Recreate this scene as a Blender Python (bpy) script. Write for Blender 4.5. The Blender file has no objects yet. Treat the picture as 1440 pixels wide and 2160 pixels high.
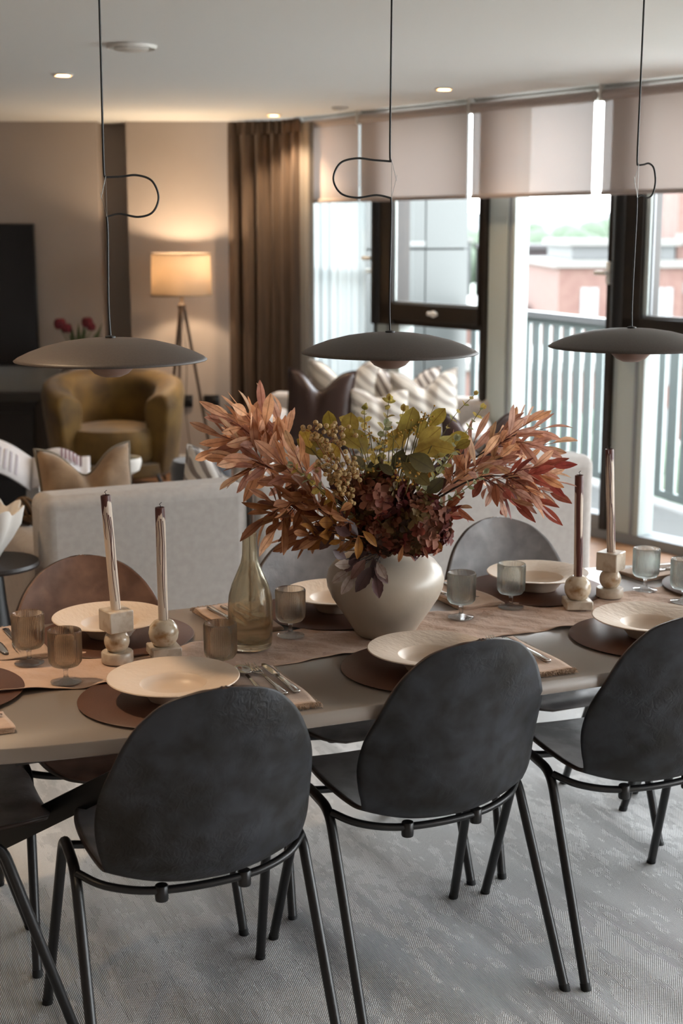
import bpy, math, random
from mathutils import Vector, Matrix, Quaternion
random.seed(7)
SC = bpy.context.scene
COL = SC.collection

# ------------------------------------------------------------------ camera
HC = 1.66; PITCH = math.radians(11.1)
cd = bpy.data.cameras.new('camera'); cam = bpy.data.objects.new('camera', cd); COL.objects.link(cam)
cam.location = (0, 0, HC); cam.rotation_euler = (math.pi/2 - PITCH, 0, 0)
cd.sensor_fit = 'VERTICAL'; cd.sensor_height = 36; cd.sensor_width = 24; cd.lens = 50
cd.dof.use_dof = True; cd.dof.focus_distance = 3.15; cd.dof.aperture_fstop = 4.0
cd.clip_start = .05; cd.clip_end = 3000
SC.camera = cam
# ------------------------------------------------------------------ world: overcast daylight
w = bpy.data.worlds.new('world'); SC.world = w; w.use_nodes = True
nt = w.node_tree; nt.nodes.clear()
o_ = nt.nodes.new('ShaderNodeOutputWorld'); b_ = nt.nodes.new('ShaderNodeBackground')
tc = nt.nodes.new('ShaderNodeTexCoord'); sp = nt.nodes.new('ShaderNodeSeparateXYZ'); cr = nt.nodes.new('ShaderNodeValToRGB')
nt.links.new(tc.outputs['Generated'], sp.inputs[0]); nt.links.new(sp.outputs['Z'], cr.inputs[0])
cr.color_ramp.elements[0].position = 0.0; cr.color_ramp.elements[0].color = (.90, .94, .96, 1)
cr.color_ramp.elements[1].position = 1.0; cr.color_ramp.elements[1].color = (.84, .92, 1.0, 1)
nt.links.new(cr.outputs[0], b_.inputs[0]); b_.inputs[1].default_value = 11.0
nt.links.new(b_.outputs[0], o_.inputs[0])
# ------------------------------------------------------------------ exposure and view
SC.view_settings.view_transform = 'Standard'; SC.view_settings.look = 'None'
SC.view_settings.gamma = 1; SC.view_settings.exposure = 0.6; SC.view_settings.use_curve_mapping = False
cy = SC.cycles
cy.max_bounces = 8; cy.diffuse_bounces = 4; cy.glossy_bounces = 4; cy.transmission_bounces = 8; cy.transparent_max_bounces = 16
cy.caustics_reflective = False; cy.caustics_refractive = False; cy.use_denoising = True
cy.sample_clamp_indirect = 4; cy.use_adaptive_sampling = True; cy.adaptive_threshold = .02

# ------------------------------------------------------------------ frames of reference
CEIL = 2.415
TH = math.radians(23); TC = (.11, 3.27); TT = .715           # dining table: angle, centre, top height
W0 = (-.19, 9.89); WA = math.radians(-52.5)                   # window wall: origin and direction
def TW(u, v, z=TT):
    return Vector((TC[0] + u*math.cos(TH) - v*math.sin(TH), TC[1] + u*math.sin(TH) + v*math.cos(TH), z))
def WW(s, d, z=0):                                            # window wall coordinates, d outward
    return Vector((W0[0] + s*math.cos(WA) - d*math.sin(WA), W0[1] + s*math.sin(WA) + d*math.cos(WA), z))
def fly(fx, fy, Y):                                           # a point of the bouquet at depth Y, read off the photo
    u = (fx-720)/3000.; v = (fy-1080)/3000.
    S, C = math.sin(PITCH), math.cos(PITCH)
    t = Y/(C - v*S)
    return Vector((u*t, Y, HC - (S + v*C)*t))

# window daylight enters here: portals only guide the sampling of the sky
for (s, wd) in ((2.0, 4.6), (7.0, 5.0), (11.2, 3.2)):
    l = bpy.data.lights.new('window_portal', 'AREA'); l.shape = 'RECTANGLE'; l.size = wd; l.size_y = 2.4
    l.cycles.is_portal = True
    lo = bpy.data.objects.new('window_portal', l); COL.objects.link(lo)
    lo.location = WW(s, .16, 1.2); lo.rotation_euler = (math.pi/2, 0, WA + math.pi)
    lo.rotation_euler = (Vector((math.sin(WA), -math.cos(WA), 0))).to_track_quat('-Z', 'Y').to_euler()

# ------------------------------------------------------------------ materials
MATS = {}
def srgb(h):
    if isinstance(h, str):
        c = [int(h[i:i+2], 16)/255 for i in (0, 2, 4)]
        return tuple((x/12.92 if x <= .04045 else ((x+.055)/1.055)**2.4) for x in c) + (1,)
    return tuple(h) + (1,)
def mat(name, col, rough=.6, spec=.5, metal=0, col2=None, nscale=8, ndetail=4, bump=None, stretch=None, contrast=(.35, .65),
        sheen=0, coat=0, rand=None, transl=0, emit=None, bdist=.002):
    if name in MATS: return MATS[name]
    m = bpy.data.materials.new(name); m.use_nodes = True; MATS[name] = m
    t = m.node_tree; N = t.nodes; L = t.links; N.clear()
    out = N.new('ShaderNodeOutputMaterial'); p = N.new('ShaderNodeBsdfPrincipled')
    p.inputs['Base Color'].default_value = srgb(col); p.inputs['Roughness'].default_value = rough
    p.inputs['Specular IOR Level'].default_value = spec; p.inputs['Metallic'].default_value = metal
    p.inputs['Sheen Weight'].default_value = sheen; p.inputs['Coat Weight'].default_value = coat; p.inputs['Coat Roughness'].default_value = .22
    tcn = N.new('ShaderNodeTexCoord'); mp = N.new('ShaderNodeMapping')
    L.new(tcn.outputs['Object'], mp.inputs[0])
    if stretch: mp.inputs['Scale'].default_value = stretch
    csrc = None
    if col2 is not None:
        n = N.new('ShaderNodeTexNoise'); n.inputs['Scale'].default_value = nscale; n.inputs['Detail'].default_value = ndetail
        L.new(mp.outputs[0], n.inputs['Vector'])
        r = N.new('ShaderNodeValToRGB'); r.color_ramp.elements[0].position = contrast[0]; r.color_ramp.elements[1].position = contrast[1]
        r.color_ramp.elements[0].color = srgb(col); r.color_ramp.elements[1].color = srgb(col2)
        L.new(n.outputs[0], r.inputs[0]); csrc = r.outputs[0]
    if rand:
        oi = N.new('ShaderNodeObjectInfo'); r = N.new('ShaderNodeValToRGB'); r.color_ramp.interpolation = 'LINEAR'
        els = r.color_ramp.elements
        while len(els) < len(rand): els.new(.5)
        for i, c in enumerate(rand):
            els[i].position = i/(len(rand)-1); els[i].color = srgb(c)
        L.new(oi.outputs['Random'], r.inputs[0]); csrc = r.outputs[0]
        n = N.new('ShaderNodeTexNoise'); n.inputs['Scale'].default_value = 60; L.new(tcn.outputs['Object'], n.inputs['Vector'])
        mx = N.new('ShaderNodeMixRGB'); mx.blend_type = 'MULTIPLY'; mx.inputs[0].default_value = .3
        L.new(csrc, mx.inputs[1]); L.new(n.outputs[0], mx.inputs[2]); csrc = mx.outputs[0]
        hs = N.new('ShaderNodeHueSaturation'); hs.inputs['Value'].default_value = 1.55; L.new(csrc, hs.inputs['Color']); csrc = hs.outputs[0]
        if name.startswith('leaf'):
            sx = N.new('ShaderNodeSeparateXYZ'); L.new(tcn.outputs['Object'], sx.inputs[0])
            ab = N.new('ShaderNodeMath'); ab.operation = 'ABSOLUTE'; L.new(sx.outputs['X'], ab.inputs[0])
            rm = N.new('ShaderNodeValToRGB'); rm.color_ramp.elements[0].position = .006; rm.color_ramp.elements[1].position = .022
            rm.color_ramp.elements[0].color = (.55, .42, .36, 1); rm.color_ramp.elements[1].color = (1, 1, 1, 1); L.new(ab.outputs[0], rm.inputs[0])
            m2 = N.new('ShaderNodeMixRGB'); m2.blend_type = 'MULTIPLY'; m2.inputs[0].default_value = .8; L.new(csrc, m2.inputs[1]); L.new(rm.outputs[0], m2.inputs[2])
            n3 = N.new('ShaderNodeTexNoise'); n3.inputs['Scale'].default_value = 3.5; n3.inputs['Detail'].default_value = 3
            av = N.new('ShaderNodeVectorMath'); sc_ = N.new('ShaderNodeVectorMath'); sc_.operation = 'SCALE'; sc_.inputs[0].default_value = (30, 17, 9); L.new(oi.outputs['Random'], sc_.inputs['Scale'])
            L.new(tcn.outputs['Object'], av.inputs[0]); L.new(sc_.outputs[0], av.inputs[1]); L.new(av.outputs[0], n3.inputs[0])
            r3 = N.new('ShaderNodeValToRGB'); r3.color_ramp.elements[0].position = .35; r3.color_ramp.elements[1].position = .65
            r3.color_ramp.elements[0].color = (.66, .58, .54, 1); r3.color_ramp.elements[1].color = (1.0, 1.0, .96, 1); L.new(n3.outputs[0], r3.inputs[0])
            m3 = N.new('ShaderNodeMixRGB'); m3.blend_type = 'MULTIPLY'; m3.inputs[0].default_value = .85; L.new(m2.outputs[0], m3.inputs[1]); L.new(r3.outputs[0], m3.inputs[2]); csrc = m3.outputs[0]
    if csrc: L.new(csrc, p.inputs['Base Color'])
    if bump:
        n2 = N.new('ShaderNodeTexNoise'); n2.inputs['Scale'].default_value = bump[0]; n2.inputs['Detail'].default_value = 5
        L.new(mp.outputs[0], n2.inputs['Vector'])
        bp = N.new('ShaderNodeBump'); bp.inputs['Strength'].default_value = bump[1]; bp.inputs['Distance'].default_value = bdist
        L.new(n2.outputs[0], bp.inputs['Height']); L.new(bp.outputs[0], p.inputs['Normal'])
    if emit:
        p.inputs['Emission Color'].default_value = srgb(emit[0]); p.inputs['Emission Strength'].default_value = emit[1]
    if transl:
        tl = N.new('ShaderNodeBsdfTranslucent'); ms = N.new('ShaderNodeMixShader'); ms.inputs[0].default_value = transl
        if csrc: L.new(csrc, tl.inputs[0])
        else: tl.inputs[0].default_value = srgb(col)
        L.new(p.outputs[0], ms.inputs[1]); L.new(tl.outputs[0], ms.inputs[2]); L.new(ms.outputs[0], out.inputs[0])
    else: L.new(p.outputs[0], out.inputs[0])
    return m
def glass(name, tint, mixin=.5, ior=1.45, rough=0.0):
    if name in MATS: return MATS[name]
    m = bpy.data.materials.new(name); m.use_nodes = True; MATS[name] = m
    t = m.node_tree; N = t.nodes; L = t.links; N.clear()
    out = N.new('ShaderNodeOutputMaterial'); tr = N.new('ShaderNodeBsdfTransparent'); tr.inputs[0].default_value = srgb(tint)
    g = N.new('ShaderNodeBsdfGlass'); g.inputs[0].default_value = srgb(tint); g.inputs['IOR'].default_value = ior; g.inputs['Roughness'].default_value = rough
    ms = N.new('ShaderNodeMixShader'); ms.inputs[0].default_value = mixin
    L.new(tr.outputs[0], ms.inputs[1]); L.new(g.outputs[0], ms.inputs[2]); L.new(ms.outputs[0], out.inputs[0])
    return m
def pane_glass(name, tint=(.965, .965, .965)):
    if name in MATS: return MATS[name]
    m = bpy.data.materials.new(name); m.use_nodes = True; MATS[name] = m
    t = m.node_tree; N = t.nodes; L = t.links; N.clear()
    out = N.new('ShaderNodeOutputMaterial'); tr = N.new('ShaderNodeBsdfTransparent'); tr.inputs[0].default_value = srgb(tint)
    g = N.new('ShaderNodeBsdfGlossy'); g.inputs['Roughness'].default_value = .02
    fr = N.new('ShaderNodeFresnel'); fr.inputs[0].default_value = 1.35
    ge = N.new('ShaderNodeNewGeometry'); ma = N.new('ShaderNodeMath'); ma.operation = 'MULTIPLY_ADD'   # reflect on the outer skin only
    L.new(ge.outputs['Backfacing'], ma.inputs[0]); ma.inputs[1].default_value = -1; ma.inputs[2].default_value = 1
    mb = N.new('ShaderNodeMath'); mb.operation = 'MULTIPLY'; L.new(fr.outputs[0], mb.inputs[0]); L.new(ma.outputs[0], mb.inputs[1])
    ms = N.new('ShaderNodeMixShader'); L.new(mb.outputs[0], ms.inputs[0])
    L.new(tr.outputs[0], ms.inputs[1]); L.new(g.outputs[0], ms.inputs[2]); L.new(ms.outputs[0], out.inputs[0])
    return m
def sheer(name, col, see, tl=.6):
    if name in MATS: return MATS[name]
    m = bpy.data.materials.new(name); m.use_nodes = True; MATS[name] = m
    t = m.node_tree; N = t.nodes; L = t.links; N.clear()
    out = N.new('ShaderNodeOutputMaterial'); tr = N.new('ShaderNodeBsdfTransparent')
    d = N.new('ShaderNodeBsdfDiffuse'); d.inputs[0].default_value = srgb(col)
    q = N.new('ShaderNodeBsdfTranslucent'); q.inputs[0].default_value = srgb(col)
    m1 = N.new('ShaderNodeMixShader'); m1.inputs[0].default_value = tl
    L.new(d.outputs[0], m1.inputs[1]); L.new(q.outputs[0], m1.inputs[2])
    ms = N.new('ShaderNodeMixShader'); ms.inputs[0].default_value = see
    L.new(m1.outputs[0], ms.inputs[1]); L.new(tr.outputs[0], ms.inputs[2]); L.new(ms.outputs[0], out.inputs[0])
    return m

def omat(name, col, rough=.8, spec=.3, metal=0, col2=None, **k):
    def dk(h):
        c = srgb(h); return tuple(x*.17 for x in c[:3])
    return mat(name, dk(col), rough, spec, metal, col2=dk(col2) if col2 else None, **k)
# ------------------------------------------------------------------ mesh building
class MB:
    def __init__(s): s.v = []; s.f = []; s.mi = []
    def add(s, v, f, mi=0):
        o = len(s.v); s.v += [tuple(x) for x in v]; s.f += [tuple(i+o for i in q) for q in f]; s.mi += [mi]*len(f); return s
    def box(s, a, b, mi=0, M=None):
        x0, y0, z0 = a; x1, y1, z1 = b
        v = [Vector(p) for p in ((x0,y0,z0),(x1,y0,z0),(x1,y1,z0),(x0,y1,z0),(x0,y0,z1),(x1,y0,z1),(x1,y1,z1),(x0,y1,z1))]
        if M is not None: v = [M @ p for p in v]
        return s.add(v, [(0,3,2,1),(4,5,6,7),(0,1,5,4),(1,2,6,5),(2,3,7,6),(3,0,4,7)], mi)
    def lathe(s, prof, n=32, mi=0, c=(0,0,0), rib=0, nr=0, close=False, axis=None, caps=True):
        v = []; f = []; k = len(prof)
        for i in range(n):
            a = 2*math.pi*i/n
            for (r, z, *rb) in prof:
                rr = r
                if rb and rb[0]: rr = r + rb[0]*(abs(math.cos(a*nr/2)) - .5)
                v.append((c[0]+rr*math.cos(a), c[1]+rr*math.sin(a), c[2]+z))
        for i in range(n):
            j = (i+1) % n
            for q in range(k-1):
                f.append((i*k+q, j*k+q, j*k+q+1, i*k+q+1))
            if close: f.append((i*k+k-1, j*k+k-1, j*k, i*k))
        if not close and caps:
            if prof[0][0] > 1e-5: f.append(tuple(i*k for i in range(n-1, -1, -1)))
            if prof[-1][0] > 1e-5: f.append(tuple(i*k+k-1 for i in range(n)))
        if axis is not None:
            q = Vector((0,0,1)).rotation_difference(Vector(axis).normalized())
            cc = Vector(c); v = [cc + q @ (Vector(p)-cc) for p in v]
        return s.add(v, f, mi)
    def tube(s, pts, r, n=8, mi=0, cap=True):
        pts = [Vector(p) for p in pts]; rr = r if isinstance(r, (list, tuple)) else [r]*len(pts)
        v = []; f = []
        T = [(pts[min(i+1, len(pts)-1)] - pts[max(i-1, 0)]).normalized() for i in range(len(pts))]
        up = Vector((0,0,1)) if abs(T[0].z) < .9 else Vector((1,0,0))
        nx = T[0].cross(up).normalized()
        for i, p in enumerate(pts):
            if i: nx = (nx - T[i]*nx.dot(T[i])).normalized()
            ny = T[i].cross(nx)
            for k in range(n):
                a = 2*math.pi*k/n
                v.append(p + (nx*math.cos(a) + ny*math.sin(a))*rr[i])
        for i in range(len(pts)-1):
            for k in range(n):
                k2 = (k+1) % n
                f.append((i*n+k, i*n+k2, (i+1)*n+k2, (i+1)*n+k))
        if cap:
            f.append(tuple(range(n-1, -1, -1))); b = (len(pts)-1)*n; f.append(tuple(b+k for k in range(n)))
        return s.add(v, f, mi)
    def sphere(s, c, r, n=16, mi=0, sc=(1,1,1)):
        k = max(4, n//2); prof = []
        for i in range(k+1):
            a = -math.pi/2 + math.pi*i/k
            prof.append((r*math.cos(a) if 0 < i < k else 0.0, r*math.sin(a)))
        o = len(s.v); s.lathe(prof, n, mi)
        for i in range(o, len(s.v)):
            x, y, z = s.v[i]; s.v[i] = (c[0]+x*sc[0], c[1]+y*sc[1], c[2]+z*sc[2])
        return s
    def mesh(s, name, mats, smooth=True, angle=40):
        me = bpy.data.meshes.new(name); me.from_pydata(s.v, [], s.f)
        for m in (mats if isinstance(mats, (list, tuple)) else [mats]): me.materials.append(m)
        if any(s.mi): me.polygons.foreach_set('material_index', s.mi)
        me.validate(); me.update()
        if smooth:
            me.polygons.foreach_set('use_smooth', [True]*len(me.polygons))
            try: me.set_sharp_from_angle(angle=math.radians(angle))
            except Exception: pass
        return me
    def build(s, name, mats, parent=None, smooth=True, angle=40, bevel=0, solid=0, sub=0, merge=False):
        me = s.mesh(name, mats, smooth, angle)
        if merge:
            import bmesh
            bm = bmesh.new(); bm.from_mesh(me); bmesh.ops.remove_doubles(bm, verts=bm.verts, dist=1e-5)
            bmesh.ops.recalc_face_normals(bm, faces=bm.faces); bm.to_mesh(me); bm.free()
        o = bpy.data.objects.new(name, me); COL.objects.link(o)
        if parent: o.parent = parent
        if sub: q = o.modifiers.new('sub', 'SUBSURF'); q.levels = sub; q.render_levels = sub
        if solid: q = o.modifiers.new('solid', 'SOLIDIFY'); q.thickness = solid
        if bevel: q = o.modifiers.new('bevel', 'BEVEL'); q.width = bevel; q.segments = 3; q.limit_method = 'ANGLE'; q.angle_limit = math.radians(40)
        return o
def thing(name, label, cat, loc=(0,0,0), rz=0, group=None):
    o = bpy.data.objects.new(name, None); COL.objects.link(o); o.location = loc; o.rotation_euler = (0, 0, rz)
    o.empty_display_size = .05
    return tag(o, label, cat, group)
def tag(o, label, cat, group=None):
    o['label'] = label; o['category'] = cat
    if group: o['group'] = group
    return o
def struct(o): o['kind'] = 'structure'; return o
def copy_tree(o, parent=None):
    c = o.copy(); COL.objects.link(c)
    if parent: c.parent = parent
    for ch in o.children: copy_tree(ch, c)
    return c
def rbox(a, b, name, m, parent=None, bev=.02, seg=4):
    o = MB().box(a, b).build(name, m, parent, smooth=True, angle=60)
    q = o.modifiers.new('bevel', 'BEVEL'); q.width = bev; q.segments = seg; q.limit_method = 'NONE'
    return o
def catmull(P, n):
    out = []
    P = [Vector(p) for p in P]
    for i in range(len(P)-1):
        p0 = P[max(i-1, 0)]; p1 = P[i]; p2 = P[i+1]; p3 = P[min(i+2, len(P)-1)]
        for k in range(n):
            t = k/n
            out.append(.5*((2*p1) + (p2-p0)*t + (2*p0-5*p1+4*p2-p3)*t*t + (3*p1-p0-3*p2+p3)*t**3))
    out.append(P[-1]); return out
def bend(P, r, k=5):                                          # polyline with rounded corners
    P = [Vector(p) for p in P]; out = [P[0]]
    for i in range(1, len(P)-1):
        a = (P[i-1]-P[i]).normalized(); b = (P[i+1]-P[i]).normalized()
        s, e = P[i]+a*r, P[i]+b*r
        for j in range(k+1):
            t = j/k; out.append(s*(1-t)**2 + P[i]*2*t*(1-t) + e*t*t)
    out.append(P[-1]); return out
# ================================================================== THE SETTING
M_wall = mat('wall_paint', 'A39890', .85, .2, col2='A0958D', nscale=3)
M_walld = mat('wall_paint_darkened', '8C8480', .85, .2)  # wall colour darkened to carry the shade of the back recess
M_ceil = mat('ceiling_paint', 'EAEBE8', .9, .2)
M_dark = mat('window_frame_dark', '1B1510', .45, .4, col2='241C14', nscale=12)
M_black = mat('black_metal', '0C0C0D', .35, .5)
M_pale = mat('pale_green_aluminium', 'AEB6B2', .45, .5)
M_greyfr = mat('grey_aluminium', '868B8E', .4, .5)
M_white = mat('white_plastic', 'D8D6D0', .4)
M_glass = pane_glass('window_glass')
YB = 10.15
# floor: oak boards (each board in the visible strip is under the rugs mostly)
M_wood = mat('oak_floor', '8A6546', .5, .4, col2='6E4E36', nscale=3, stretch=(2, 14, 1), bump=(20, .1))
SEND = 16.6
def slab(z0, z1):
    P = [Vector((-5, -3.2, 0)), Vector((-5, 10.4, 0)), Vector((-.36, 10.4, 0)), WW(-.35, .14), WW(SEND, .14)]; n = len(P)
    return MB().add([(q.x, q.y, z0) for q in P] + [(q.x, q.y, z1) for q in P], [tuple(range(n)), tuple(range(2*n-1, n-1, -1))] + [(i, (i+1) % n, (i+1) % n+n, i+n) for i in range(n)])
floor = struct(slab(-.12, -.012).build('floor', M_wood, smooth=False, merge=True))
# oak boards laid over the strip of floor that shows between the rugs
bd = MB().box((0, 0, 0), (1.8, .148, .012)).mesh('floor_board', M_wood, smooth=False)
for r in range(13):
    for k in range(4):
        if -4.4 + 1.803*k + (r % 3)*.6 + 1.85 > -.19 + (9.89 - (8.3+.15*r))*.767 or 8.13 + .15*r > YB - .15: continue
        o = bpy.data.objects.new('floor_board', bd); COL.objects.link(o); o.parent = floor
        o.location = (-4.4 + 1.803*k + (r % 3)*.6, 8.13 + .15*r, -.012)
for r in range(9):
    for k in range(3):
        o = bpy.data.objects.new('floor_board', bd); COL.objects.link(o); o.parent = floor
        o.location = (-3.2 + 1.803*k + (r % 3)*.6, 4.2 + .15*r, -.012)
struct(slab(CEIL, CEIL+.15).build('ceiling', M_ceil, smooth=False, merge=True))
# back wall in three pieces; the shallow recess is shaped to give a shaded strip
struct(MB().box((-5, YB, 0), (-1.69, YB+.5, CEIL)).build('wall_back', M_wall, smooth=False))
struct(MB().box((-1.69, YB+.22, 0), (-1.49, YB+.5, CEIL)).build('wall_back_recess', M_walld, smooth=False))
struct(MB().box((-1.49, YB, 0), (-.36, YB+.5, CEIL)).build('wall_back_corner', M_wall, smooth=False))
struct(MB().box((-1.49, YB-.014, 0), (-.4, YB, .09)).build('baseboard_back', M_white, smooth=False))
struct(MB().box((-5.1, -3.2, 0), (-4.9, YB, CEIL)).build('wall_left', M_wall, smooth=False))
struct(MB().box((-5, -3.35, 0), (9.95, -3.2, CEIL)).build('wall_rear', M_wall, smooth=False))
# ---------------------------------------------------- window wall (x along the facade, y outward)
def winobj(mb, name, m, bevel=0, parent=None, **k):
    o = mb.build(name, m, parent, **k)
    if bevel: q = o.modifiers.new('bevel', 'BEVEL'); q.width = bevel; q.segments = 2; q.limit_method = 'ANGLE'
    if parent is None:
        o.location = (W0[0], W0[1], 0); o.rotation_euler = (0, 0, WA); struct(o)
    return o
HB, HT = 1.085, 1.22
winobj(MB().box((-.35, -.02, CEIL-.05), (SEND, .16, CEIL)), 'trim_1', M_white, smooth=False)
winobj(MB().box((-.35, -.10, CEIL-.018), (SEND, -.02, CEIL)), 'trim_2', M_ceil, smooth=False)
winobj(MB().box((-.35, 0, -.02), (SEND, .16, .045)), 'trim_3', M_greyfr, smooth=False)
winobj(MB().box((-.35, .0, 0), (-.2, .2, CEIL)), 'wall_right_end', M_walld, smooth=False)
# window 1: behind the voile
def win_fixed(n, s0, s1, parts):
    f = winobj(MB().box((s0, .05, .045), (s1, .06, CEIL-.05)), 'window_%d' % n, M_glass, smooth=False)
    for (nm, a, b, m) in parts: winobj(MB().box(a, b), nm, m, .004, f, smooth=False)
    return f
win_fixed(1, -.2, .665, [('mullion', (.665, -.01, .045), (.69, .1, CEIL-.05), M_dark), ('frame', (-.2, .02, 1.4), (.665, .08, 1.43), M_white)])
# window 2: opening sash above, fixed pane below
w2 = win_fixed(2, .70, 1.70, [
    ('post', (.69, .0, .045), (.92, .12, HB), M_pale),
    ('post_rail', (.80, -.012, .045), (.82, .0, HB), M_greyfr),
    ('sash_side', (.77, -.05, HB), (.90, .10, CEIL-.05), M_dark),
    ('sash_edge', (1.685, -.04, HT), (1.70, .10, CEIL-.05), M_dark),
    ('sash_bottom', (.77, -.05, HB+.035), (1.70, .10, HT), M_dark),
    ('transom', (.69, -.02, HB), (1.70, .12, HB+.035), M_dark),
    ('glazing_bead', (.90, -.03, HT), (1.685, -.015, HT+.016), M_greyfr),
    ('glazing_bead', (.90, -.03, HT+.016), (.912, -.015, CEIL-.05), M_pale),
    ('mullion', (1.70, -.03, .045), (1.735, .12, CEIL-.05), M_dark)])
def black_post(par, s):
    b = MB().lathe([(.045, HB), (.045, CEIL-.05)], 20, c=(s, -.03, 0)); return winobj(b, 'round_post', M_black, parent=par)
black_post(w2, .735)
def latch(par, s, z, d=-.075):
    b = MB().box((s-.045, d, z-.012), (s+.045, d+.02, z+.014)); o = winobj(b, 'latch', M_white, .008, par, smooth=True)
    b = MB().box((s-.012, d+.01, z-.02), (s+.012, d+.05, z+.02)); winobj(b, 'latch_base', M_white, .004, o)
latch(w2, 1.31, 1.17)
# window 3: glazed balcony door
w3 = win_fixed(3, 1.735, 2.69, [
    ('post', (1.735, .0, .045), (1.89, .12, CEIL-.05), M_pale),
    ('post_rail', (1.89, .01, .045), (1.925, .12, CEIL-.05), M_greyfr),
    ('door_stile', (1.925, .0, .045), (1.955, .11, CEIL-.05), M_pale),
    ('door_rail', (1.955, .0, .045), (2.69, .11, .12), M_greyfr),
    ('mullion', (2.69, -.03, .045), (2.735, .12, CEIL-.05), M_dark)])
def dhandle(par, s, z):
    b = MB().box((s-.014, -.05, z-.06), (s+.014, -.03, z+.06)); o = winobj(b, 'door_handle', M_white, .006, par)
    b = MB().box((s-.07, -.085, z-.012), (s+.012, -.065, z+.012)).box((s-.01, -.07, z-.01), (s+.01, -.045, z+.01)); winobj(b, 'lever', M_white, .006, o)
dhandle(w3, 2.712, 1.45); dhandle(w2, .70, 1.50)
# window 4: opening sash above, fixed below
w4 = win_fixed(4, 2.735, 3.85, [
    ('post', (2.735, .0, .045), (2.95, .12, HB), M_pale),
    ('post_rail', (2.89, -.01, .045), (2.91, .0, HB), M_greyfr),
    ('sash_side', (2.82, -.05, HB), (2.945, .10, CEIL-.05), M_dark),
    ('sash_bottom', (2.82, -.05, HB+.035), (3.85, .10, HT), M_dark),
    ('transom', (2.735, -.02, HB), (3.85, .12, HB+.035), M_dark),
    ('glazing_bead', (2.945, -.03, HT), (3.83, -.015, HT+.016), M_greyfr),
    ('glazing_bead', (2.945, -.03, HT+.016), (2.975, -.015, CEIL-.05), M_pale),
    ('glazing_bead', (2.985, -.03, HT+.016), (3.0, -.015, CEIL-.05), M_greyfr),
    ('mullion', (3.83, -.03, .045), (3.87, .12, CEIL-.05), M_dark)])
black_post(w4, 2.785)
for i, s in enumerate((3.87, 4.95, 6.03, 7.11, 8.19, 9.27, 10.35, 11.43, 12.51, 13.59, 14.67, 15.52)):
    win_fixed(5+i, s, s+1.08, [('post', (s, 0, .045), (s+.12, .12, CEIL-.05), M_pale), ('mullion', (s+1.04, -.02, .045), (s+1.08, .12, CEIL-.05), M_dark)])
# roller blinds
M_bl = sheer('blind_fabric', srgb('B3A59D')[:3], .018, .16)
M_blt = mat('blind_tube_grey', 'A89C96', .6)
def blind(s0, s1, label, zb=1.874):
    t = thing('roller_blind', label, 'blind', WW(s0, -.13), WA, 'roller blinds on the window wall')
    w_ = s1 - s0
    MB().add([(0, 0, zb), (w_, 0, zb), (w_, 0, CEIL-.055), (0, 0, CEIL-.055)], [(0, 1, 2, 3)]).build('blind_fabric', M_bl, t, smooth=False)
    b = MB().tube([(0, .0, CEIL-.05), (w_, .0, CEIL-.05)], .026, 16); b.build('roller_tube', M_blt, t)
    b = MB().box((0, -.012, zb-.02), (w_, .008, zb+.004)); q = b.build('bottom_bar', M_blt, t); q.modifiers.new('bevel', 'BEVEL').width = .005
    b = MB().box((-.016, -.03, CEIL-.085), (-.004, .03, CEIL)); q = b.build('bracket', M_white, t); q.modifiers.new('bevel', 'BEVEL').width = .004
    return t
blind(.02, .660, 'beige roller blind next to the curtain, above the voile')
blind(.68, 1.68, 'beige roller blind above the opening window right of the voile')
blind(1.715, 2.655, 'beige roller blind above the glazed balcony door')
blind(2.72, 3.80, 'beige roller blind at the right edge, by the rightmost pendant cord')
for i, s in enumerate((3.9, 4.98, 6.06, 7.14, 8.22, 9.3, 10.38)):
    pass
# voile behind the first blind
def drape(name, path, z0, z1, amp, freq, m, n=260, rows=6, head=0, th=0.0, seed=0, par=None):
    rnd = random.Random(seed); ph = [rnd.uniform(0, 6.28) for _ in range(6)]
    P = [Vector((x, y, 0)) for x, y in path]; P = catmull(P, 20)
    Ls = [0]
    for i in range(1, len(P)): Ls.append(Ls[-1] + (P[i]-P[i-1]).length)
    tot = Ls[-1]
    def at(d):
        for i in range(1, len(P)):
            if Ls[i] >= d or i == len(P)-1:
                k = (d-Ls[i-1])/max(Ls[i]-Ls[i-1], 1e-6); q = P[i-1].lerp(P[i], k); t = (P[i]-P[i-1]).normalized()
                return q, Vector((-t.y, t.x, 0))
    v = []; f = []
    for r in range(rows+1):
        zt = r/rows; z = z0 + (z1-z0)*zt
        for i in range(n+1):
            d = tot*i/n; q, nn = at(d)
            a = amp*(1-.35*zt)
            wv = math.sin(freq*d + ph[0] + .5*math.sin(3*d+ph[1])) + .35*math.sin(freq*1.9*d + ph[2] + .6*zt) + .2*math.sin(freq*.37*d+ph[3]+1.2*zt)
            if head and z > z1-head: a *= .45; wv += .4*math.sin(freq*3*d)
            p = q + nn*(a*wv)
            v.append((p.x, p.y, z))
    W = n+1
    for r in range(rows):
        for i in range(n): f.append((r*W+i, r*W+i+1, (r+1)*W+i+1, (r+1)*W+i))
    return MB().add(v, f).build(name, m, par, solid=th)
M_voile = sheer('voile_white', srgb('A9AFAF')[:3], .06, .6)
vt = thing('voile_curtain', 'sheer white voile hanging at the window beside the brown curtain', 'curtain', (0, 0, 0))
p = [WW(s, -.06) for s in (-.1, .15, .4, .655)]
drape('voile_cloth', [(q.x, q.y) for q in p], .03, 1.95, .012, 70, M_voile, n=200, seed=3, par=vt)
M_curt = mat('curtain_brown', '55463A', .65, .3, sheen=.15, col2='463A31', nscale=6, stretch=(6, 6, .6), bump=(90, .15), transl=.08)
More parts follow.
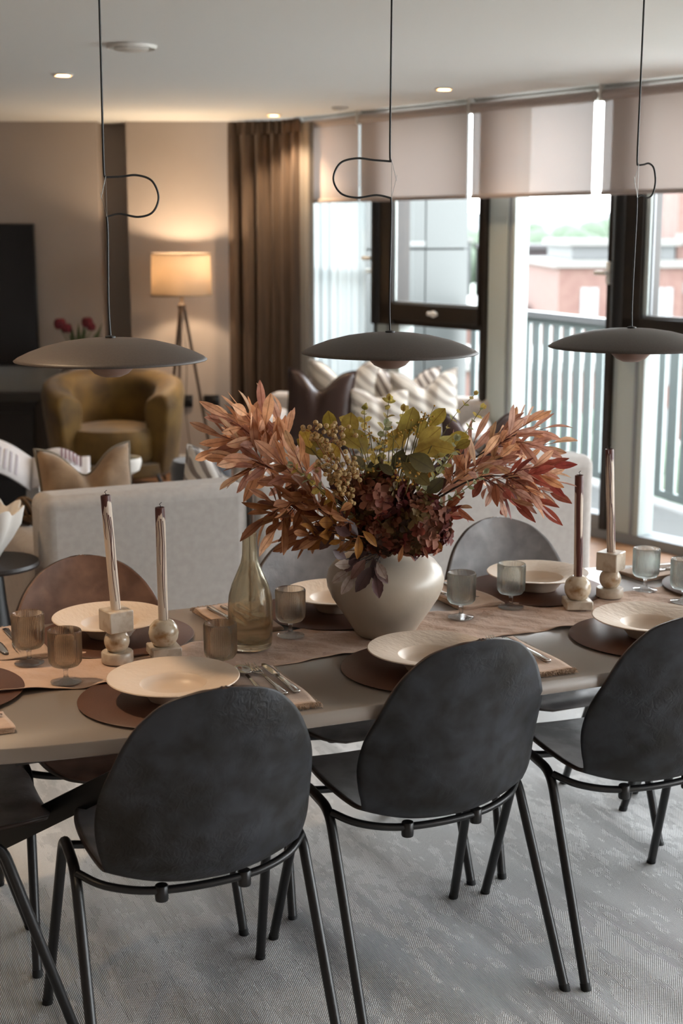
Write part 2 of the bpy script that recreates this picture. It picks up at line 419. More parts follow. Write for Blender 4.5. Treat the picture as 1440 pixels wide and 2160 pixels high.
ct = thing('curtain', 'long brown pleated curtain hanging in the corner by the floor lamp', 'curtain', (0, 0, 0))
cpath = [(-.775, 10.02), (-.62, 9.96), (-.45, 9.9), (-.33, 9.79), (-.275, 9.70)]
drape('curtain_cloth', cpath, .02, CEIL-.02, .04, 58, M_curt, n=420, rows=10, head=.14, seed=5, par=ct)
drape('curtain_lining', [(-.27, 9.72), (-.225, 9.64), (-.19, 9.60)], .02, CEIL-.04, .012, 60, mat('curtain_lining_grey', '77716A', .8, transl=.2), n=80, seed=6, par=ct)
drape('pleat_tape', [(x, y-.012) for x, y in cpath], CEIL-.10, CEIL-.012, .02, 110, M_curt, n=300, rows=2, seed=8, par=ct)

# ---------------------------------------------------- rugs
def rug_mat():
    m = bpy.data.materials.new('woven_rug'); m.use_nodes = True; t = m.node_tree; N = t.nodes; L = t.links; N.clear()
    out = N.new('ShaderNodeOutputMaterial'); p = N.new('ShaderNodeBsdfPrincipled'); p.inputs['Roughness'].default_value = .8
    p.inputs['Specular IOR Level'].default_value = .25; p.inputs['Sheen Weight'].default_value = .15
    c = N.new('ShaderNodeTexCoord')
    def noise(scale, st=(1,1,1), det=3, src=None):
        mp = N.new('ShaderNodeMapping'); mp.inputs['Scale'].default_value = st; L.new(src or c.outputs['Object'], mp.inputs[0])
        n = N.new('ShaderNodeTexNoise'); n.inputs['Scale'].default_value = scale; n.inputs['Detail'].default_value = det; L.new(mp.outputs[0], n.inputs[0]); return n.outputs[0]
    def ramp(src, a, b, ca=(0,0,0,1), cb=(1,1,1,1)):
        r = N.new('ShaderNodeValToRGB'); r.color_ramp.elements[0].position = a; r.color_ramp.elements[1].position = b
        r.color_ramp.elements[0].color = ca; r.color_ramp.elements[1].color = cb; L.new(src, r.inputs[0]); return r.outputs[0]
    def wave(scale, ang):
        mp = N.new('ShaderNodeMapping'); mp.inputs['Rotation'].default_value = (0, 0, ang); L.new(c.outputs['Object'], mp.inputs[0])
        wv = N.new('ShaderNodeTexWave'); wv.inputs['Scale'].default_value = scale; wv.inputs['Distortion'].default_value = .6
        wv.inputs['Detail'].default_value = 1; wv.inputs['Detail Scale'].default_value = 2; L.new(mp.outputs[0], wv.inputs[0]); return wv.outputs['Fac']
    def mix(bt, fac, a, b):
        mx = N.new('ShaderNodeMixRGB'); mx.blend_type = bt
        if isinstance(fac, float): mx.inputs[0].default_value = fac
        else: L.new(fac, mx.inputs[0])
        for i, q in ((1, a), (2, b)):
            if isinstance(q, tuple): mx.inputs[i].default_value = q
            else: L.new(q, mx.inputs[i])
        return mx.outputs[0]
    # cells the size of a few threads carry the woven figure
    sn = N.new('ShaderNodeVectorMath'); sn.operation = 'SNAP'; L.new(c.outputs['Object'], sn.inputs[0]); sn.inputs[1].default_value = (.006, .014, 1)
    fig = noise(34, (1, .38, 1), 4, sn.outputs[0])
    zone = noise(3.2, (1, .45, 1), 5)
    fs = N.new('ShaderNodeMath'); fs.operation = 'MULTIPLY_ADD'; L.new(zone, fs.inputs[0]); fs.inputs[1].default_value = .9; L.new(fig, fs.inputs[2])
    figm = ramp(fs.outputs[0], .955, .985)
    big = noise(2.0, (1, .3, 1), 5)
    bigm = ramp(big, .3, .7)
    ribs = wave(85, 0)            # ribs run across the table axis
    weave = mix('MULTIPLY', 1.0, wave(70, .6), wave(55, -1.0))
    pat = mix('MIX', figm, ribs, ramp(weave, 0, .6))
    pc = ramp(pat, .0, .9, srgb('7C7E7E'), srgb('DEDCDA'))
    tone = mix('MIX', bigm, srgb('B9B9B9'), srgb('D6D5D3'))
    colr = mix('MIX', .45, pc, tone)
    colr = mix('MIX', mix('MULTIPLY', 1.0, figm, (.38, .38, .38, 1)), colr, srgb('F0EEEC'))
    streaks = ramp(noise(6, (1, .14, 1), 6), .50, .72)  # darker streaks drawn out along y
    colr = mix('MULTIPLY', mix('MULTIPLY', 1.0, streaks, (.75, .75, .75, 1)), colr, srgb('8F8E8B'))
    L.new(colr, p.inputs['Base Color'])
    h = mix('ADD', 1.0, pat, mix('MULTIPLY', 1.0, figm, (.6, .6, .6, 1)))
    bp = N.new('ShaderNodeBump'); bp.inputs['Strength'].default_value = 1.0; bp.inputs['Distance'].default_value = .0022
    L.new(h, bp.inputs['Height']); L.new(bp.outputs[0], p.inputs['Normal']); L.new(p.outputs[0], out.inputs[0])
    return m
M_rug = rug_mat()
def rug(name, cx, cy, wx, wy, ang, label, wav=.004, nx=130, ny=90, z=-.008):
    v = []; f = []
    for j in range(ny+1):
        for i in range(nx+1):
            x = -wx/2 + wx*i/nx; y = -wy/2 + wy*j/ny
            q = x + .22*math.sin(y*1.1) + .05*y
            h = wav*(.55*math.sin(q*13+.6*math.sin(y*1.7)) + .3*math.sin(q*29 + y*.8) + .3*math.sin(q*5.5+1+y*.5))
            e = min(x+wx/2, wx/2-x, y+wy/2, wy/2-y)
            v.append((x, y, .009 + (h+wav if e > .02 else 0) if e > 1e-6 else 0))
    W = nx+1
    for j in range(ny):
        for i in range(nx): f.append((j*W+i, j*W+i+1, (j+1)*W+i+1, (j+1)*W+i))
    o = MB().add(v, f).build(name, M_rug)
    o.location = (cx, cy, z); o.rotation_euler = (0, 0, ang)
    return tag(o, label, 'rug')
rug('area_rug', .25, 2.75, 4.4, 4.1, TH, 'large pale grey woven rug under the dining table and chairs', .0062, 200, 120)
rug('living_rug', -.9, 7.15, 3.6, 3.3, 0, 'pale grey rug in the living area behind the sofa', .001, 30, 30)

# ---------------------------------------------------- ceiling fittings
M_lamp_on = mat('led_lens_warm', 'FFE7C0', .4, emit=('FFDDB0', 9))
def downlight(x, y, label, power=26, r=.036):
    t = thing('downlight', label, 'downlight', (x, y, CEIL), 0, 'recessed ceiling downlights')
    MB().lathe([(r, 0), (r+.014, 0), (r+.014, -.005), (r+.004, -.008), (r, -.003)], 32, close=True).build('trim_ring', M_white, t)
    MB().lathe([(0.0, -.004), (r+.001, -.004)], 24).build('lens', M_lamp_on, t)
    l = bpy.data.lights.new('downlight_lamp', 'SPOT'); l.energy = power; l.color = (1, .72, .46); l.spot_size = math.radians(112); l.spot_blend = .8; l.shadow_soft_size = .04
    lo = bpy.data.objects.new('downlight_lamp', l); COL.objects.link(lo); lo.location = (x, y, CEIL-.02)
downlight(-1.35, 7.18, 'lit recessed downlight at the left, by the round ceiling vent', 18)
downlight(-.44, 9.58, 'lit recessed downlight just above the brown curtain', 60)
downlight(.546, 7.87, 'lit recessed downlight near the roller blinds', 26)
downlight(-1.15, 2.9, 'unseen downlight added for warm light at the left end of the dining table', 46)  # this and the following lamps are unseen, added to warm the room
downlight(-1.9, 4.6, 'unseen downlight added for warm light left of the sofa', 40)
downlight(-2.9, 7.6, 'unseen downlight added for warm light in front of the television', 14)
downlight(-1.1, .9, 'unseen downlight added for warm light behind the left dining chair', 30)
def vent(x, y, r, label):
    t = thing('ceiling_vent', label, 'vent', (x, y, CEIL))
    MB().lathe([(r*.78, -.002), (r, -.002), (r, -.006), (r*.93, -.016), (r*.80, -.008)], 40, close=True).build('rim', M_white, t)
    MB().lathe([(0.0, -.02), (r*.60, -.022), (r*.70, -.016), (r*.66, -.010), (0, -.010)], 40).build('disc', M_white, t)
    MB().lathe([(0.0, -.010), (.012, -.010), (.012, 0), (0, 0)], 12).build('stem', M_white, t)
vent(-.86, 6.08, .105, 'round white air vent on the ceiling, left part')
vent(-.01, 9.0, .05, 'small round white ceiling detector near the blinds')

# ================================================================== OUTSIDE
M_conc = omat('balcony_paving', 'C9CBC8', .8)
ob = MB()
P = [WW(-.6, .14), WW(17, .14), WW(17, 1.5), Vector((3.2, 7.4, 0)), Vector((2.35, 8.2, 0)), Vector((1.0, 11.9, 0)), Vector((-.2, 11.5, 0))]
n = len(P)
ob.add([(q.x, q.y, -.02) for q in P] + [(q.x, q.y, -.25) for q in P], [tuple(range(n)), tuple(range(2*n-1, n-1, -1))] + [(i, i+n, (i+1) % n+n, (i+1) % n) for i in range(n)])
struct(ob.build('floor_balcony', M_conc, smooth=False))
# facade panel that closes the balcony at the left
A, B = Vector((-.32, 10.55, 0)), Vector((1.0, 11.45, 0)); d = (B-A).normalized(); ang = math.atan2(d.y, d.x); Lp = (B-A).length
M_panel = omat('facade_panel', '8E9592', .5, .4)
pan = MB().box((0, .04, -.3), (Lp, .2, 3.6)).build('wall_balcony', omat('facade_joint', '55605E', .6), smooth=False); struct(pan); pan.location = A; pan.rotation_euler = (0, 0, ang)
for (a, b) in ((0, .42), (.432, .80), (.812, 1.17), (1.182, Lp)):
    for (z0, z1) in ((-.3, 1.53), (1.545, 3.6)):
        q = MB().box((a, 0, z0), (b, .045, z1)).build('facade_panel', M_panel, pan, smooth=False)
q = MB().box((.98, -.01, 1.56), (1.165, .0, 1.60)).build('vent_strip', omat('strip_white', 'D5D9D6', .5), pan, smooth=False)
# balcony railing
M_rail = mat('railing_grey', '828B8A', .5, .4); M_cap = omat('railing_cap', 'FFFFFF', .4, .5)
rp = [Vector((1.02, 11.37, 0)), Vector((2.14, 8.45, 0)), Vector((3.1, 7.35, 0)), Vector((4.3, 5.8, 0)), Vector((8.1, .85, 0))]
rl = thing('balcony_railing', 'grey railing of upright flat bars with pale top rail on the balcony', 'railing', (0, 0, 0))
cnt = 0
barm = MB().box((-.048, -.009, 0), (.048, .009, .99)).mesh('railing_bar', M_rail, smooth=False)
for i in range(4):
    a, b = rp[i], rp[i+1]; d = b-a; L_ = d.length; an = math.atan2(d.y, d.x); Mx = Matrix.Translation(a) @ Matrix.Rotation(an, 4, 'Z')
    MB().box((-.01, -.03, 1.06), (L_+.01, .03, 1.105), M=Mx).build('top_rail', M_cap, rl, smooth=False)
    MB().box((0, -.012, 1.02), (L_, .012, 1.06), M=Mx).build('upper_bar', M_rail, rl, smooth=False)
    MB().box((0, -.012, .03), (L_, .012, .075), M=Mx).build('lower_bar', M_rail, rl, smooth=False)
    k = .08
    while k < L_-.02 and cnt < 70:
        o = bpy.data.objects.new('railing_bar', barm); COL.objects.link(o); o.parent = rl
        o.matrix_local = Mx @ Matrix.Translation((k, 0, .05)); k += .146; cnt += 1
# city
GZ = -7.0
M_ground = mat('street_ground', '858A83', .9, col2='74806F', nscale=.05)
struct(MB().box((-60, 14, GZ-.5), (200, 700, GZ)).build('ground', M_ground, smooth=False))
def ridge(Y, h0, h1, col, name, seed, x0=-300, x1=700):
    r = random.Random(seed); v = []; f = []; n = 60; ph = [r.uniform(0, 6) for _ in range(4)]
    for i in range(n+1):
        x = x0 + (x1-x0)*i/n
        h = h0 + (h1-h0)*(.5+.25*math.sin(x*.011+ph[0])+.15*math.sin(x*.031+ph[1])+.1*math.sin(x*.08+ph[2]))
        v += [(x, Y, GZ), (x, Y+120, h), (x, Y+300, h*.9)]
    for i in range(n):
        for k in (0, 1): f.append((i*3+k, (i+1)*3+k, (i+1)*3+k+1, i*3+k+1))
    o = MB().add(v, f).build(name, omat(name+'_paint', col, .95)); return struct(o)
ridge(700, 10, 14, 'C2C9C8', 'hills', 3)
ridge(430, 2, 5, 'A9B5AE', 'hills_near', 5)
M_brick = omat('brick_red', 'CFA598', .85, col2='C2958A', nscale=2.5)
M_band = omat('stone_band', 'DCDAD4', .8); M_wing = omat('far_window_glass', 'F0F6F8', .3)
M_rf = omat('roof_slate', '8F8A8C', .9); M_gp = omat('grey_cladding', 'AFB2B2', .7)
def building(loc, w_, d_, h_, wall, label, rz=0, win=None, bands=(), parapet=.8, name='apartment_building', cap=None):
    t = thing(name, label, 'building', loc, rz)
    MB().box((0, 0, 0), (w_, d_, h_)).build('wall', wall, t, smooth=False)
    MB().box((-.2, -.2, h_), (w_+.2, d_+.2, h_+parapet*.35)).build('roof', cap or M_band, t, smooth=False)
    for zb in bands: MB().box((-.08, -.1, zb), (w_+.08, .0, zb+.45)).build('stone_band', M_band, t, smooth=False)
    if win:
        x0, dx, ww, z0, dz, hh = win
        wm = MB().box((0, -.04, 0), (ww, .0, hh)).mesh('window', M_wing, smooth=False)
        fm = MB().box((ww*.46, -.07, 0), (ww*.54, -.04, hh)).mesh('glazing_bar', M_band, smooth=False)
        z = z0
        while z + hh < h_-.1:
            x = x0
            while x+ww < w_-.1:
                o = bpy.data.objects.new('window', wm); COL.objects.link(o); o.parent = t; o.location = (x, 0, z)
                g = bpy.data.objects.new('glazing_bar', fm); COL.objects.link(g); g.parent = o
                x += dx
            z += dz
    return t
building((8.75, 58, GZ), 5, 10, 7.3, M_brick, 'red brick block with pale parapet seen through the balcony door', win=(.9, 1.5, .7, .1, 2.45, 1.5))
q = building((9.4, 59, GZ+7.6), 4.2, 7, .55, M_gp, 'low grey rooftop pavilion on top of the red brick block', name='rooftop_pavilion')
building((13.9, 60, GZ), 16, 10, 22.5, omat('brick_red_tower', 'D6ADA0', .85, col2='C89E92', nscale=2.5), 'tall red brick tower with white stone bands at the right edge', win=(.5, 1.9, .7, .8, 2.55, 1.85), bands=(3.1, 6.2, 8.2, 10.75))
building((5.6, 66, GZ), 2.6, 8, 5.2, M_brick, 'narrow red brick house beside the grey facade panel', win=(.5, 1.1, .5, .9, 2.4, 1.2))
building((10.2, 96, GZ), 6.5, 14, 7.6, omat('brick_mauve', '7E7072', .9, col2='6C6264', nscale=1.5), 'long dark mauve building with a slate roof behind the red block', win=(.6, 1.6, .6, 1, 2.4, 1.1), cap=M_rf)
building((6.3, 108, GZ), 3.4, 8, 8.0, M_gp, 'pale grey block with a white roof in the left strip of view', win=(.6, 1.4, .5, 1, 2.4, 1.1))
building((3.8, 46, GZ), 4.6, 7, 4.3, M_brick, 'low brick house behind the left end of the railing', win=(.5, 1.1, .5, .9, 2.2, 1.2))
building((8.4, 34, GZ), .6, 3, 3.0, M_band, 'small white kiosk in the street by the brick tower', name='kiosk')
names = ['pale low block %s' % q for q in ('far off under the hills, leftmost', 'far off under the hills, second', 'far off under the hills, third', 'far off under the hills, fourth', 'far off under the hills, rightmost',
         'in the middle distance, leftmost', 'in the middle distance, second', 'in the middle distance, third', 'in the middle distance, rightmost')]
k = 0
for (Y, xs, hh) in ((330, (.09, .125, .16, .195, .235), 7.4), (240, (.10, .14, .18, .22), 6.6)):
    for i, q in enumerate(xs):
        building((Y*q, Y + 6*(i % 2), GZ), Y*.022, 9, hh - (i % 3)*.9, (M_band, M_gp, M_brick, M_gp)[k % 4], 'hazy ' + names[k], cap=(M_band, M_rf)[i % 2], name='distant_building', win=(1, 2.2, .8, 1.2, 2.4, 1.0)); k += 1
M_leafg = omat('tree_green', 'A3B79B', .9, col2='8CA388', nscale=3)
M_trunk = omat('tree_bark', '8C8378', .9)
def tree(x, y, h, r, label):
    t = thing('street_tree', label, 'tree', (x, y, GZ), 0, 'trees in the city outside')
    MB().tube([(0, 0, 0), (0, 0, h*.6)], [.25, .12], 6).build('trunk', M_trunk, t)
    b = MB(); q = random.Random(int(x*13+y))
    for k in range(7):
        b.sphere((q.uniform(-.6, .6)*r, q.uniform(-.5, .5)*r, h - r*.6 + q.uniform(-.4, .5)*r), r*q.uniform(.45, .7), 10)
    b.build('crown', M_leafg, t)
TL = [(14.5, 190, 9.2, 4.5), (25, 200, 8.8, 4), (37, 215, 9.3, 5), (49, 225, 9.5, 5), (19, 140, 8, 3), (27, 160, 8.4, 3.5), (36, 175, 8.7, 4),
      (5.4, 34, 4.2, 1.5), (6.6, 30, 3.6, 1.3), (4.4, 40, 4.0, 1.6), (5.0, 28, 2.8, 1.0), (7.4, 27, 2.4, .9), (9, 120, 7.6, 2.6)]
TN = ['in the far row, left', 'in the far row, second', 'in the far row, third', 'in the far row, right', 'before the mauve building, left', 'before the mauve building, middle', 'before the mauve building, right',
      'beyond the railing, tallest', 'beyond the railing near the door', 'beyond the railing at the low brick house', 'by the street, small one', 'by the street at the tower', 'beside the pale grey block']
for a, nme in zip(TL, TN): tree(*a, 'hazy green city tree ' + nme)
def car(x, y, col, label, rz=0):
    t = thing('parked_car', label, 'car', (x, y, GZ), rz, 'parked cars in the street')
    m = omat('car_paint_'+col, col, .3, coat=.5)
    prof = [(-2.1, .3), (-2.1, .75), (-1.4, .85), (-.8, 1.35), (.7, 1.38), (1.4, .9), (2.1, .8), (2.1, .3)]
    v = [(px, sy*.85, pz) for sy in (-1, 1) for px, pz in prof]; n = len(prof)
    MB().add(v, [tuple(range(n)), tuple(range(2*n-1, n-1, -1))] + [(i, (i+1) % n, (i+1) % n+n, i+n) for i in range(n)]).build('body', m, t, smooth=False)
    for px in (-1.3, 1.3):
        for sy in (-.86, .86):
            MB().lathe([(0, -.1), (.32, -.1), (.32, .1), (0, .1)], 14, axis=(0, 1, 0)).build('wheel', M_black, t).location = (px, sy, .32)
car(5.2, 24, 'E0E0DE', 'white car parked outside beyond the railing'); car(9.3, 27, 'B0574A', 'red car parked outside near the tower', .3); car(6.3, 44, 'C9CED2', 'silver car parked beside the low brick house', .2)
# ================================================================== LIVING AREA
M_sofa = mat('sofa_boucle', 'A9A29C', .9, .2, col2='A19A94', nscale=40, ndetail=6, bump=(260, .35), sheen=.1)
SA = math.radians(25.5); SO = (-.985, 4.60)
sf = thing('sofa', 'long off-white fabric sofa seen from behind, beyond the dining table', 'sofa', (SO[0], SO[1], 0), SA)
def softbox(a, b, name, m, par, bev=.045, puff=0):
    o = MB().box(a, b).build(name, m, par, angle=80)
    q = o.modifiers.new('bevel', 'BEVEL'); q.width = bev; q.segments = 5; q.limit_method = 'NONE'
    for p in o.data.polygons: p.use_smooth = True
    return o
softbox((0, 0, .05), (.735, .19, .80), 'back_panel', M_sofa, sf)
softbox((.75, 0, .05), (2.21, .19, .80), 'back_panel', M_sofa, sf)
softbox((0, .195, .05), (.12, .95, .60), 'armrest', M_sofa, sf)
softbox((2.05, .17, .05), (2.21, .95, .78), 'armrest', M_sofa, sf)
softbox((.165, .195, .30), (1.10, .97, .46), 'seat_cushion', M_sofa, sf)
softbox((1.11, .195, .30), (2.045, .97, .46), 'seat_cushion', M_sofa, sf)
softbox((.165, .2, .07), (2.04, .93, .29), 'base', M_sofa, sf, .02)
MB().tube([(.742, -.001, .10), (.742, -.001, .78)], .006, 6).build('seam', mat('sofa_seam', '5A4A40', .9), sf)
for x in (.08, 2.12):
    for y in (.08, .88): MB().lathe([(.02, 0), (.024, .055)], 12, c=(x, y, 0)).build('foot', M_black, sf)
def pillow(label, loc, w_, h_, th_, m, rz=0, tilt=0, roll=0, chop=.3, name='cushion', piping=None, group=None, n=22, mb_=None):
    t = thing(name, label, 'cushion', loc, 0, group); t.rotation_euler = (tilt, roll, rz)
    def surf(side):
        v = []
        for j in range(n+1):
            for i in range(n+1):
                a = -1 + 2*i/n; b = -1 + 2*j/n
                pin = 1 - .09*(1-a*a)*0 ; ex = 1 - .07*(1 - abs(b)**2.5)*1.0; ez = 1 - .07*(1 - abs(a)**2.5)
                x = a*ex*w_/2; z = b*ez*h_/2
                # karate chop on the upper edge
                k = max(0, (b+1)/2); z -= chop*h_*math.exp(-(a/.42)**2)*k**1.8
                prof = ((1-a**4)*(1-b**4))
                y = side*th_/2*max(prof, 0)**.55
                y += side*.10*th_*math.exp(-((abs(a)-.25)/.2)**2)*(k**2)*(1-b**8)
                y *= 1 - .5*math.exp(-(a/.16)**2)*k**2
                v.append((x, y, z + h_/2))
        return v
    W = n+1; f = [(j*W+i, j*W+i+1, (j+1)*W+i+1, (j+1)*W+i) for j in range(n) for i in range(n)]
    b = MB().add(surf(-1), f).add(surf(1), [q[::-1] for q in f])
    b.build('cover', m, t, angle=70, merge=True)
    # piped seam all round
    S0 = surf(1); ring = [S0[i] for i in range(W)] + [S0[j*W+n] for j in range(1, W)] + [S0[n*W+i] for i in range(n-1, -1, -1)] + [S0[j*W] for j in range(n-1, -1, -1)]
    MB().tube([(x, 0, z) for x, y, z in ring], .0055, 6).build('piping', piping or m, t)
    return t
def striped(name, c1, c2, scale, ang, sheen=.3):
    m = bpy.data.materials.new(name); m.use_nodes = True; t = m.node_tree; N = t.nodes; L = t.links; p = N['Principled BSDF']
    p.inputs['Roughness'].default_value = .85; p.inputs['Sheen Weight'].default_value = sheen
    c = N.new('ShaderNodeTexCoord'); mp = N.new('ShaderNodeMapping'); mp.inputs['Rotation'].default_value = (0, ang, 0); L.new(c.outputs['Object'], mp.inputs[0])
    wv = N.new('ShaderNodeTexWave'); wv.inputs['Scale'].default_value = scale; wv.inputs['Distortion'].default_value = 5; wv.inputs['Detail'].default_value = 2; wv.inputs['Detail Scale'].default_value = .8
    L.new(mp.outputs[0], wv.inputs[0]); r = N.new('ShaderNodeValToRGB'); r.color_ramp.elements[0].position = .45; r.color_ramp.elements[1].position = .62
    r.color_ramp.elements[0].color = srgb(c1); r.color_ramp.elements[1].color = srgb(c2); L.new(wv.outputs['Fac'], r.inputs[0]); L.new(r.outputs[0], p.inputs['Base Color'])
    return m
M_velvet = mat('velvet_sand', '957A5E', .75, .3, sheen=.2, col2='6F563E', nscale=7, bump=(40, .2))
M_velvd = mat('velvet_piping', '5F5340', .8, sheen=.5)
M_leather = mat('leather_brown', '3A2620', .38, .5, col2='32201B', nscale=10, bump=(120, .15))
M_zeb = striped('fabric_wavy_stripe', 'CFC9C2', '7A706B', 7, .5)
M_str = striped('fabric_soft_stripe', 'CFCAC0', '9C948B', 5, 1.0)
def SW(x, y, z): return (SO[0] + x*math.cos(SA) - y*math.sin(SA), SO[1] + x*math.sin(SA) + y*math.cos(SA), z)
pillow('sand velvet cushion with a chopped top at the left end of the sofa', SW(.27, .36, .462), .365, .45, .15, M_velvet, SA+.12, -.18, 0, .21, piping=M_velvd)
pillow('cushion with wavy grey stripes on the sofa beside the bouquet', SW(.78, .47, .46), .36, .41, .13, M_zeb, SA-.5, -.5, .12, .25)
pillow('brown leather cushion at the right end of the sofa', SW(1.86, .30, .455), .30, .50, .12, mat('cushion_plum', '4A302B', .5, sheen=.3), SA-.4, -.25, 0, .3)
# second sofa by the window
s2 = thing('window_sofa', 'off-white sofa by the window with a row of cushions', 'sofa', (-.52, 8.62, 0), math.radians(-14))
softbox((0, .2, .05), (1.42, .40, .68), 'back_panel', M_sofa, s2)
softbox((.0, -.5, .05), (.16, .2, .60), 'armrest', M_sofa, s2); softbox((1.28, -.5, .05), (1.42, .2, .58), 'armrest', M_sofa, s2)
softbox((.165, -.52, .28), (.715, .195, .44), 'seat_cushion', M_sofa, s2); softbox((.725, -.52, .28), (1.275, .195, .44), 'seat_cushion', M_sofa, s2)
softbox((.165, -.48, .06), (1.27, .19, .27), 'base', M_sofa, s2, .02)
for x in (.08, 1.34):
    for y in (-.42, .32): MB().lathe([(.02, 0), (.024, .055)], 12, c=(x, y, 0)).build('foot', M_black, s2)
def px(fx, fy, Y): return fly(fx, fy, Y)
G2 = 'cushions on the window sofa'
for (fx, Y, w_, h_, m, lb, rz, roll, ch) in (
    (668, 8.05, .40, .46, M_leather, 'brown leather cushion with a chopped top, leftmost on the window sofa', -.25, .10, .24),
    (726, 8.24, .42, .50, M_str, 'beige striped cushion directly behind the brown leather cushion', -.15, -.08, .22),
    (800, 8.02, .36, .36, M_str, 'small low striped cushion right of the beige striped cushion', .1, .05, .15),
    (848, 8.22, .42, .46, M_zeb, 'cushion with wavy grey stripes near the right end of the window sofa', -.1, .05, .22),
    (902, 8.10, .40, .45, M_str, 'pale striped cushion, rightmost on the window sofa', .2, -.1, .2)):
    q = px(fx, 900, Y); pillow(lb, (q.x, Y, .445), w_, h_, .13, m, rz, -.15, roll*.3, ch, group=G2)

# olive velvet tub chair
M_olive = mat('olive_velvet', '755A26', .62, .3, sheen=.22, col2='4A3512', nscale=5, bump=(30, .25))
ac = thing('tub_armchair', 'olive green velvet tub armchair with thin dark legs under the left pendant', 'armchair', (-1.49, 9.27, 0), math.radians(8))
def tub():
    v = []; f = []; n = 44; k = 14
    for i in range(n+1):
        a = math.radians(-222 + 264*i/n) + math.pi      # opening faces -y
        a = math.radians(-42 + 264*i/n)
        s = abs((i/n)*2-1)                                 # 0 at the back, 1 at the arm tips
        top = .77 - .13*s**2.2 ; th = .13 + .02*s
        R = .40 - .01*s
        ring = [(R-.02, .12), (R+.01, .30), (R+.035, .5), (R+.045, top-.08), (R+.03, top-.02), (R-.01, top), (R-.06, top-.005), (R-th+.01, top-.05), (R-th, top-.12), (R-th, .5), (R-th+.01, .40), (R-th+.02, .30), (R-th+.03, .2), (R-.08, .12)]
        for (r, z) in ring: v.append((r*math.cos(a)*1.06, r*math.sin(a)*.98, z))
    for i in range(n):
        for j in range(k): f.append((i*k+j, (i+1)*k+j, (i+1)*k+(j+1) % k, i*k+(j+1) % k))
    f.append(tuple(range(k))); f.append(tuple(n*k+j for j in range(k-1, -1, -1)))
    return MB().add(v, f)
o = tub().build('shell', M_olive, ac, angle=80, merge=True); q = o.modifiers.new('bevel', 'BEVEL'); q.width = .03; q.segments = 3; q.limit_method = 'ANGLE'; q.angle_limit = .9
MB().lathe([(0, .2), (.28, .2), (.305, .24), (.31, .36), (.29, .415), (.2, .432), (0, .438)], 36, c=(0, -.02, 0)).build('seat_cushion', M_olive, ac)
MB().lathe([(0, .115), (.37, .115), (.38, .13), (.37, .2), (0, .2)], 36).build('base', M_olive, ac)
for sx, sy in ((-1, -1), (1, -1), (-1, 1), (1, 1)):
    MB().tube([(sx*.27, sy*.25, .13), (sx*.33, sy*.30, .0)], [.014, .009], 8).build('leg', M_black, ac)
# floor lamp
M_shade = mat('lamp_shade', 'E2D2BC', .8, transl=.55)
fl = thing('floor_lamp', 'lit tripod floor lamp with a cream drum shade in the corner by the curtain', 'floor lamp', (-1.085, 9.76, 0))
sh = MB().lathe([(.205, 1.245), (.198, 1.522)], 48); sh.f = sh.f[:-2]; sh.build('lamp_shade', M_shade, fl, solid=.003)
for z, r in ((1.245, .206), (1.522, .199)): MB().lathe([(r-.003, -.004), (r+.002, -.004), (r+.002, .004), (r-.003, .004)], 48, c=(0, 0, z), close=True).build('shade_ring', mat('shade_trim', '8A7A66', .6), fl)
M_brz = mat('bronze_wood', '4A3A2C', .45)
for a in (-100, 20, 140):
    c, s = math.cos(math.radians(a)), math.sin(math.radians(a))
    MB().tube([(.012*c, .012*s, 1.18), (.21*c, .21*s, .0)], [.011, .010], 10).build('leg', M_brz, fl)
MB().lathe([(0, 1.15), (.024, 1.15), (.028, 1.18), (.012, 1.2), (.012, 1.30), (.02, 1.31), (.02, 1.35), (0, 1.35)], 16).build('hub', M_brz, fl)
MB().sphere((0, 0, 1.39), .035, 14).build('bulb', mat('bulb_glow', 'FFE2B8', .4, emit=('FFC78A', 10)), fl)
MB().tube(catmull([(.0, 0, 1.15), (.03, -.05, .8), (.02, -.03, .4), (.08, .05, .02), (.22, .2, .02), (.27, .36, .3), (.27, .375, .47)], 6), .003, 6).build('power_cord', M_black, fl)
l = bpy.data.lights.new('floor_lamp_bulb', 'POINT'); l.energy = 34; l.color = (1, .75, .50); l.shadow_soft_size = .045
lo = bpy.data.objects.new('floor_lamp_bulb', l); COL.objects.link(lo); lo.location = (-1.085, 9.76, 1.42)
for x, nm in ((-1.12, 'black double wall socket behind the lamp, left of the two'), (-.93, 'black double wall socket behind the lamp, right of the two')):
    t = thing('wall_socket', nm, 'socket', (x, YB, .48))
    q = MB().box((-.055, -.012, -.043), (.055, 0, .043)).build('plate', M_black, t); q.modifiers.new('bevel', 'BEVEL').width = .004
    q = MB().box((.005, -.03, -.02), (.045, -.012, .02)).build('plug', M_black, t); q.modifiers.new('bevel', 'BEVEL').width = .004
# television, media cabinet
tv = thing('television', 'black flat television on the wall at the left edge', 'television', (-3.05, YB, 1.24))
q = MB().box((-.95, -.06, -.50), (.91, -.012, .485)).build('housing', M_black, tv); q.modifiers.new('bevel', 'BEVEL').width = .005
MB().box((-.94, -.0615, -.485), (.90, -.06, .475)).build('screen', mat('screen_black', '040405', .12, .6), tv, smooth=False)
MB().box((-.3, -.012, -.2), (.3, 0, .2)).build('mount', M_black, tv, smooth=False)
pn = MB().box((-5.0+.1, YB-.02, .55), (-2.0, YB, .735)).build('trim_wall_panel', mat('panel_light', '9B9A96', .35), smooth=False); struct(pn)
cb = thing('media_cabinet', 'long dark low media cabinet under the television', 'cabinet', (-3.40, 9.38, 0))
M_cab = mat('cabinet_black', '120F0E', .4, col2='1A1614', nscale=8)
MB().box((-1.4, 0, .06), (1.37, .45, .545)).build('body', M_cab, cb, bevel=.004)
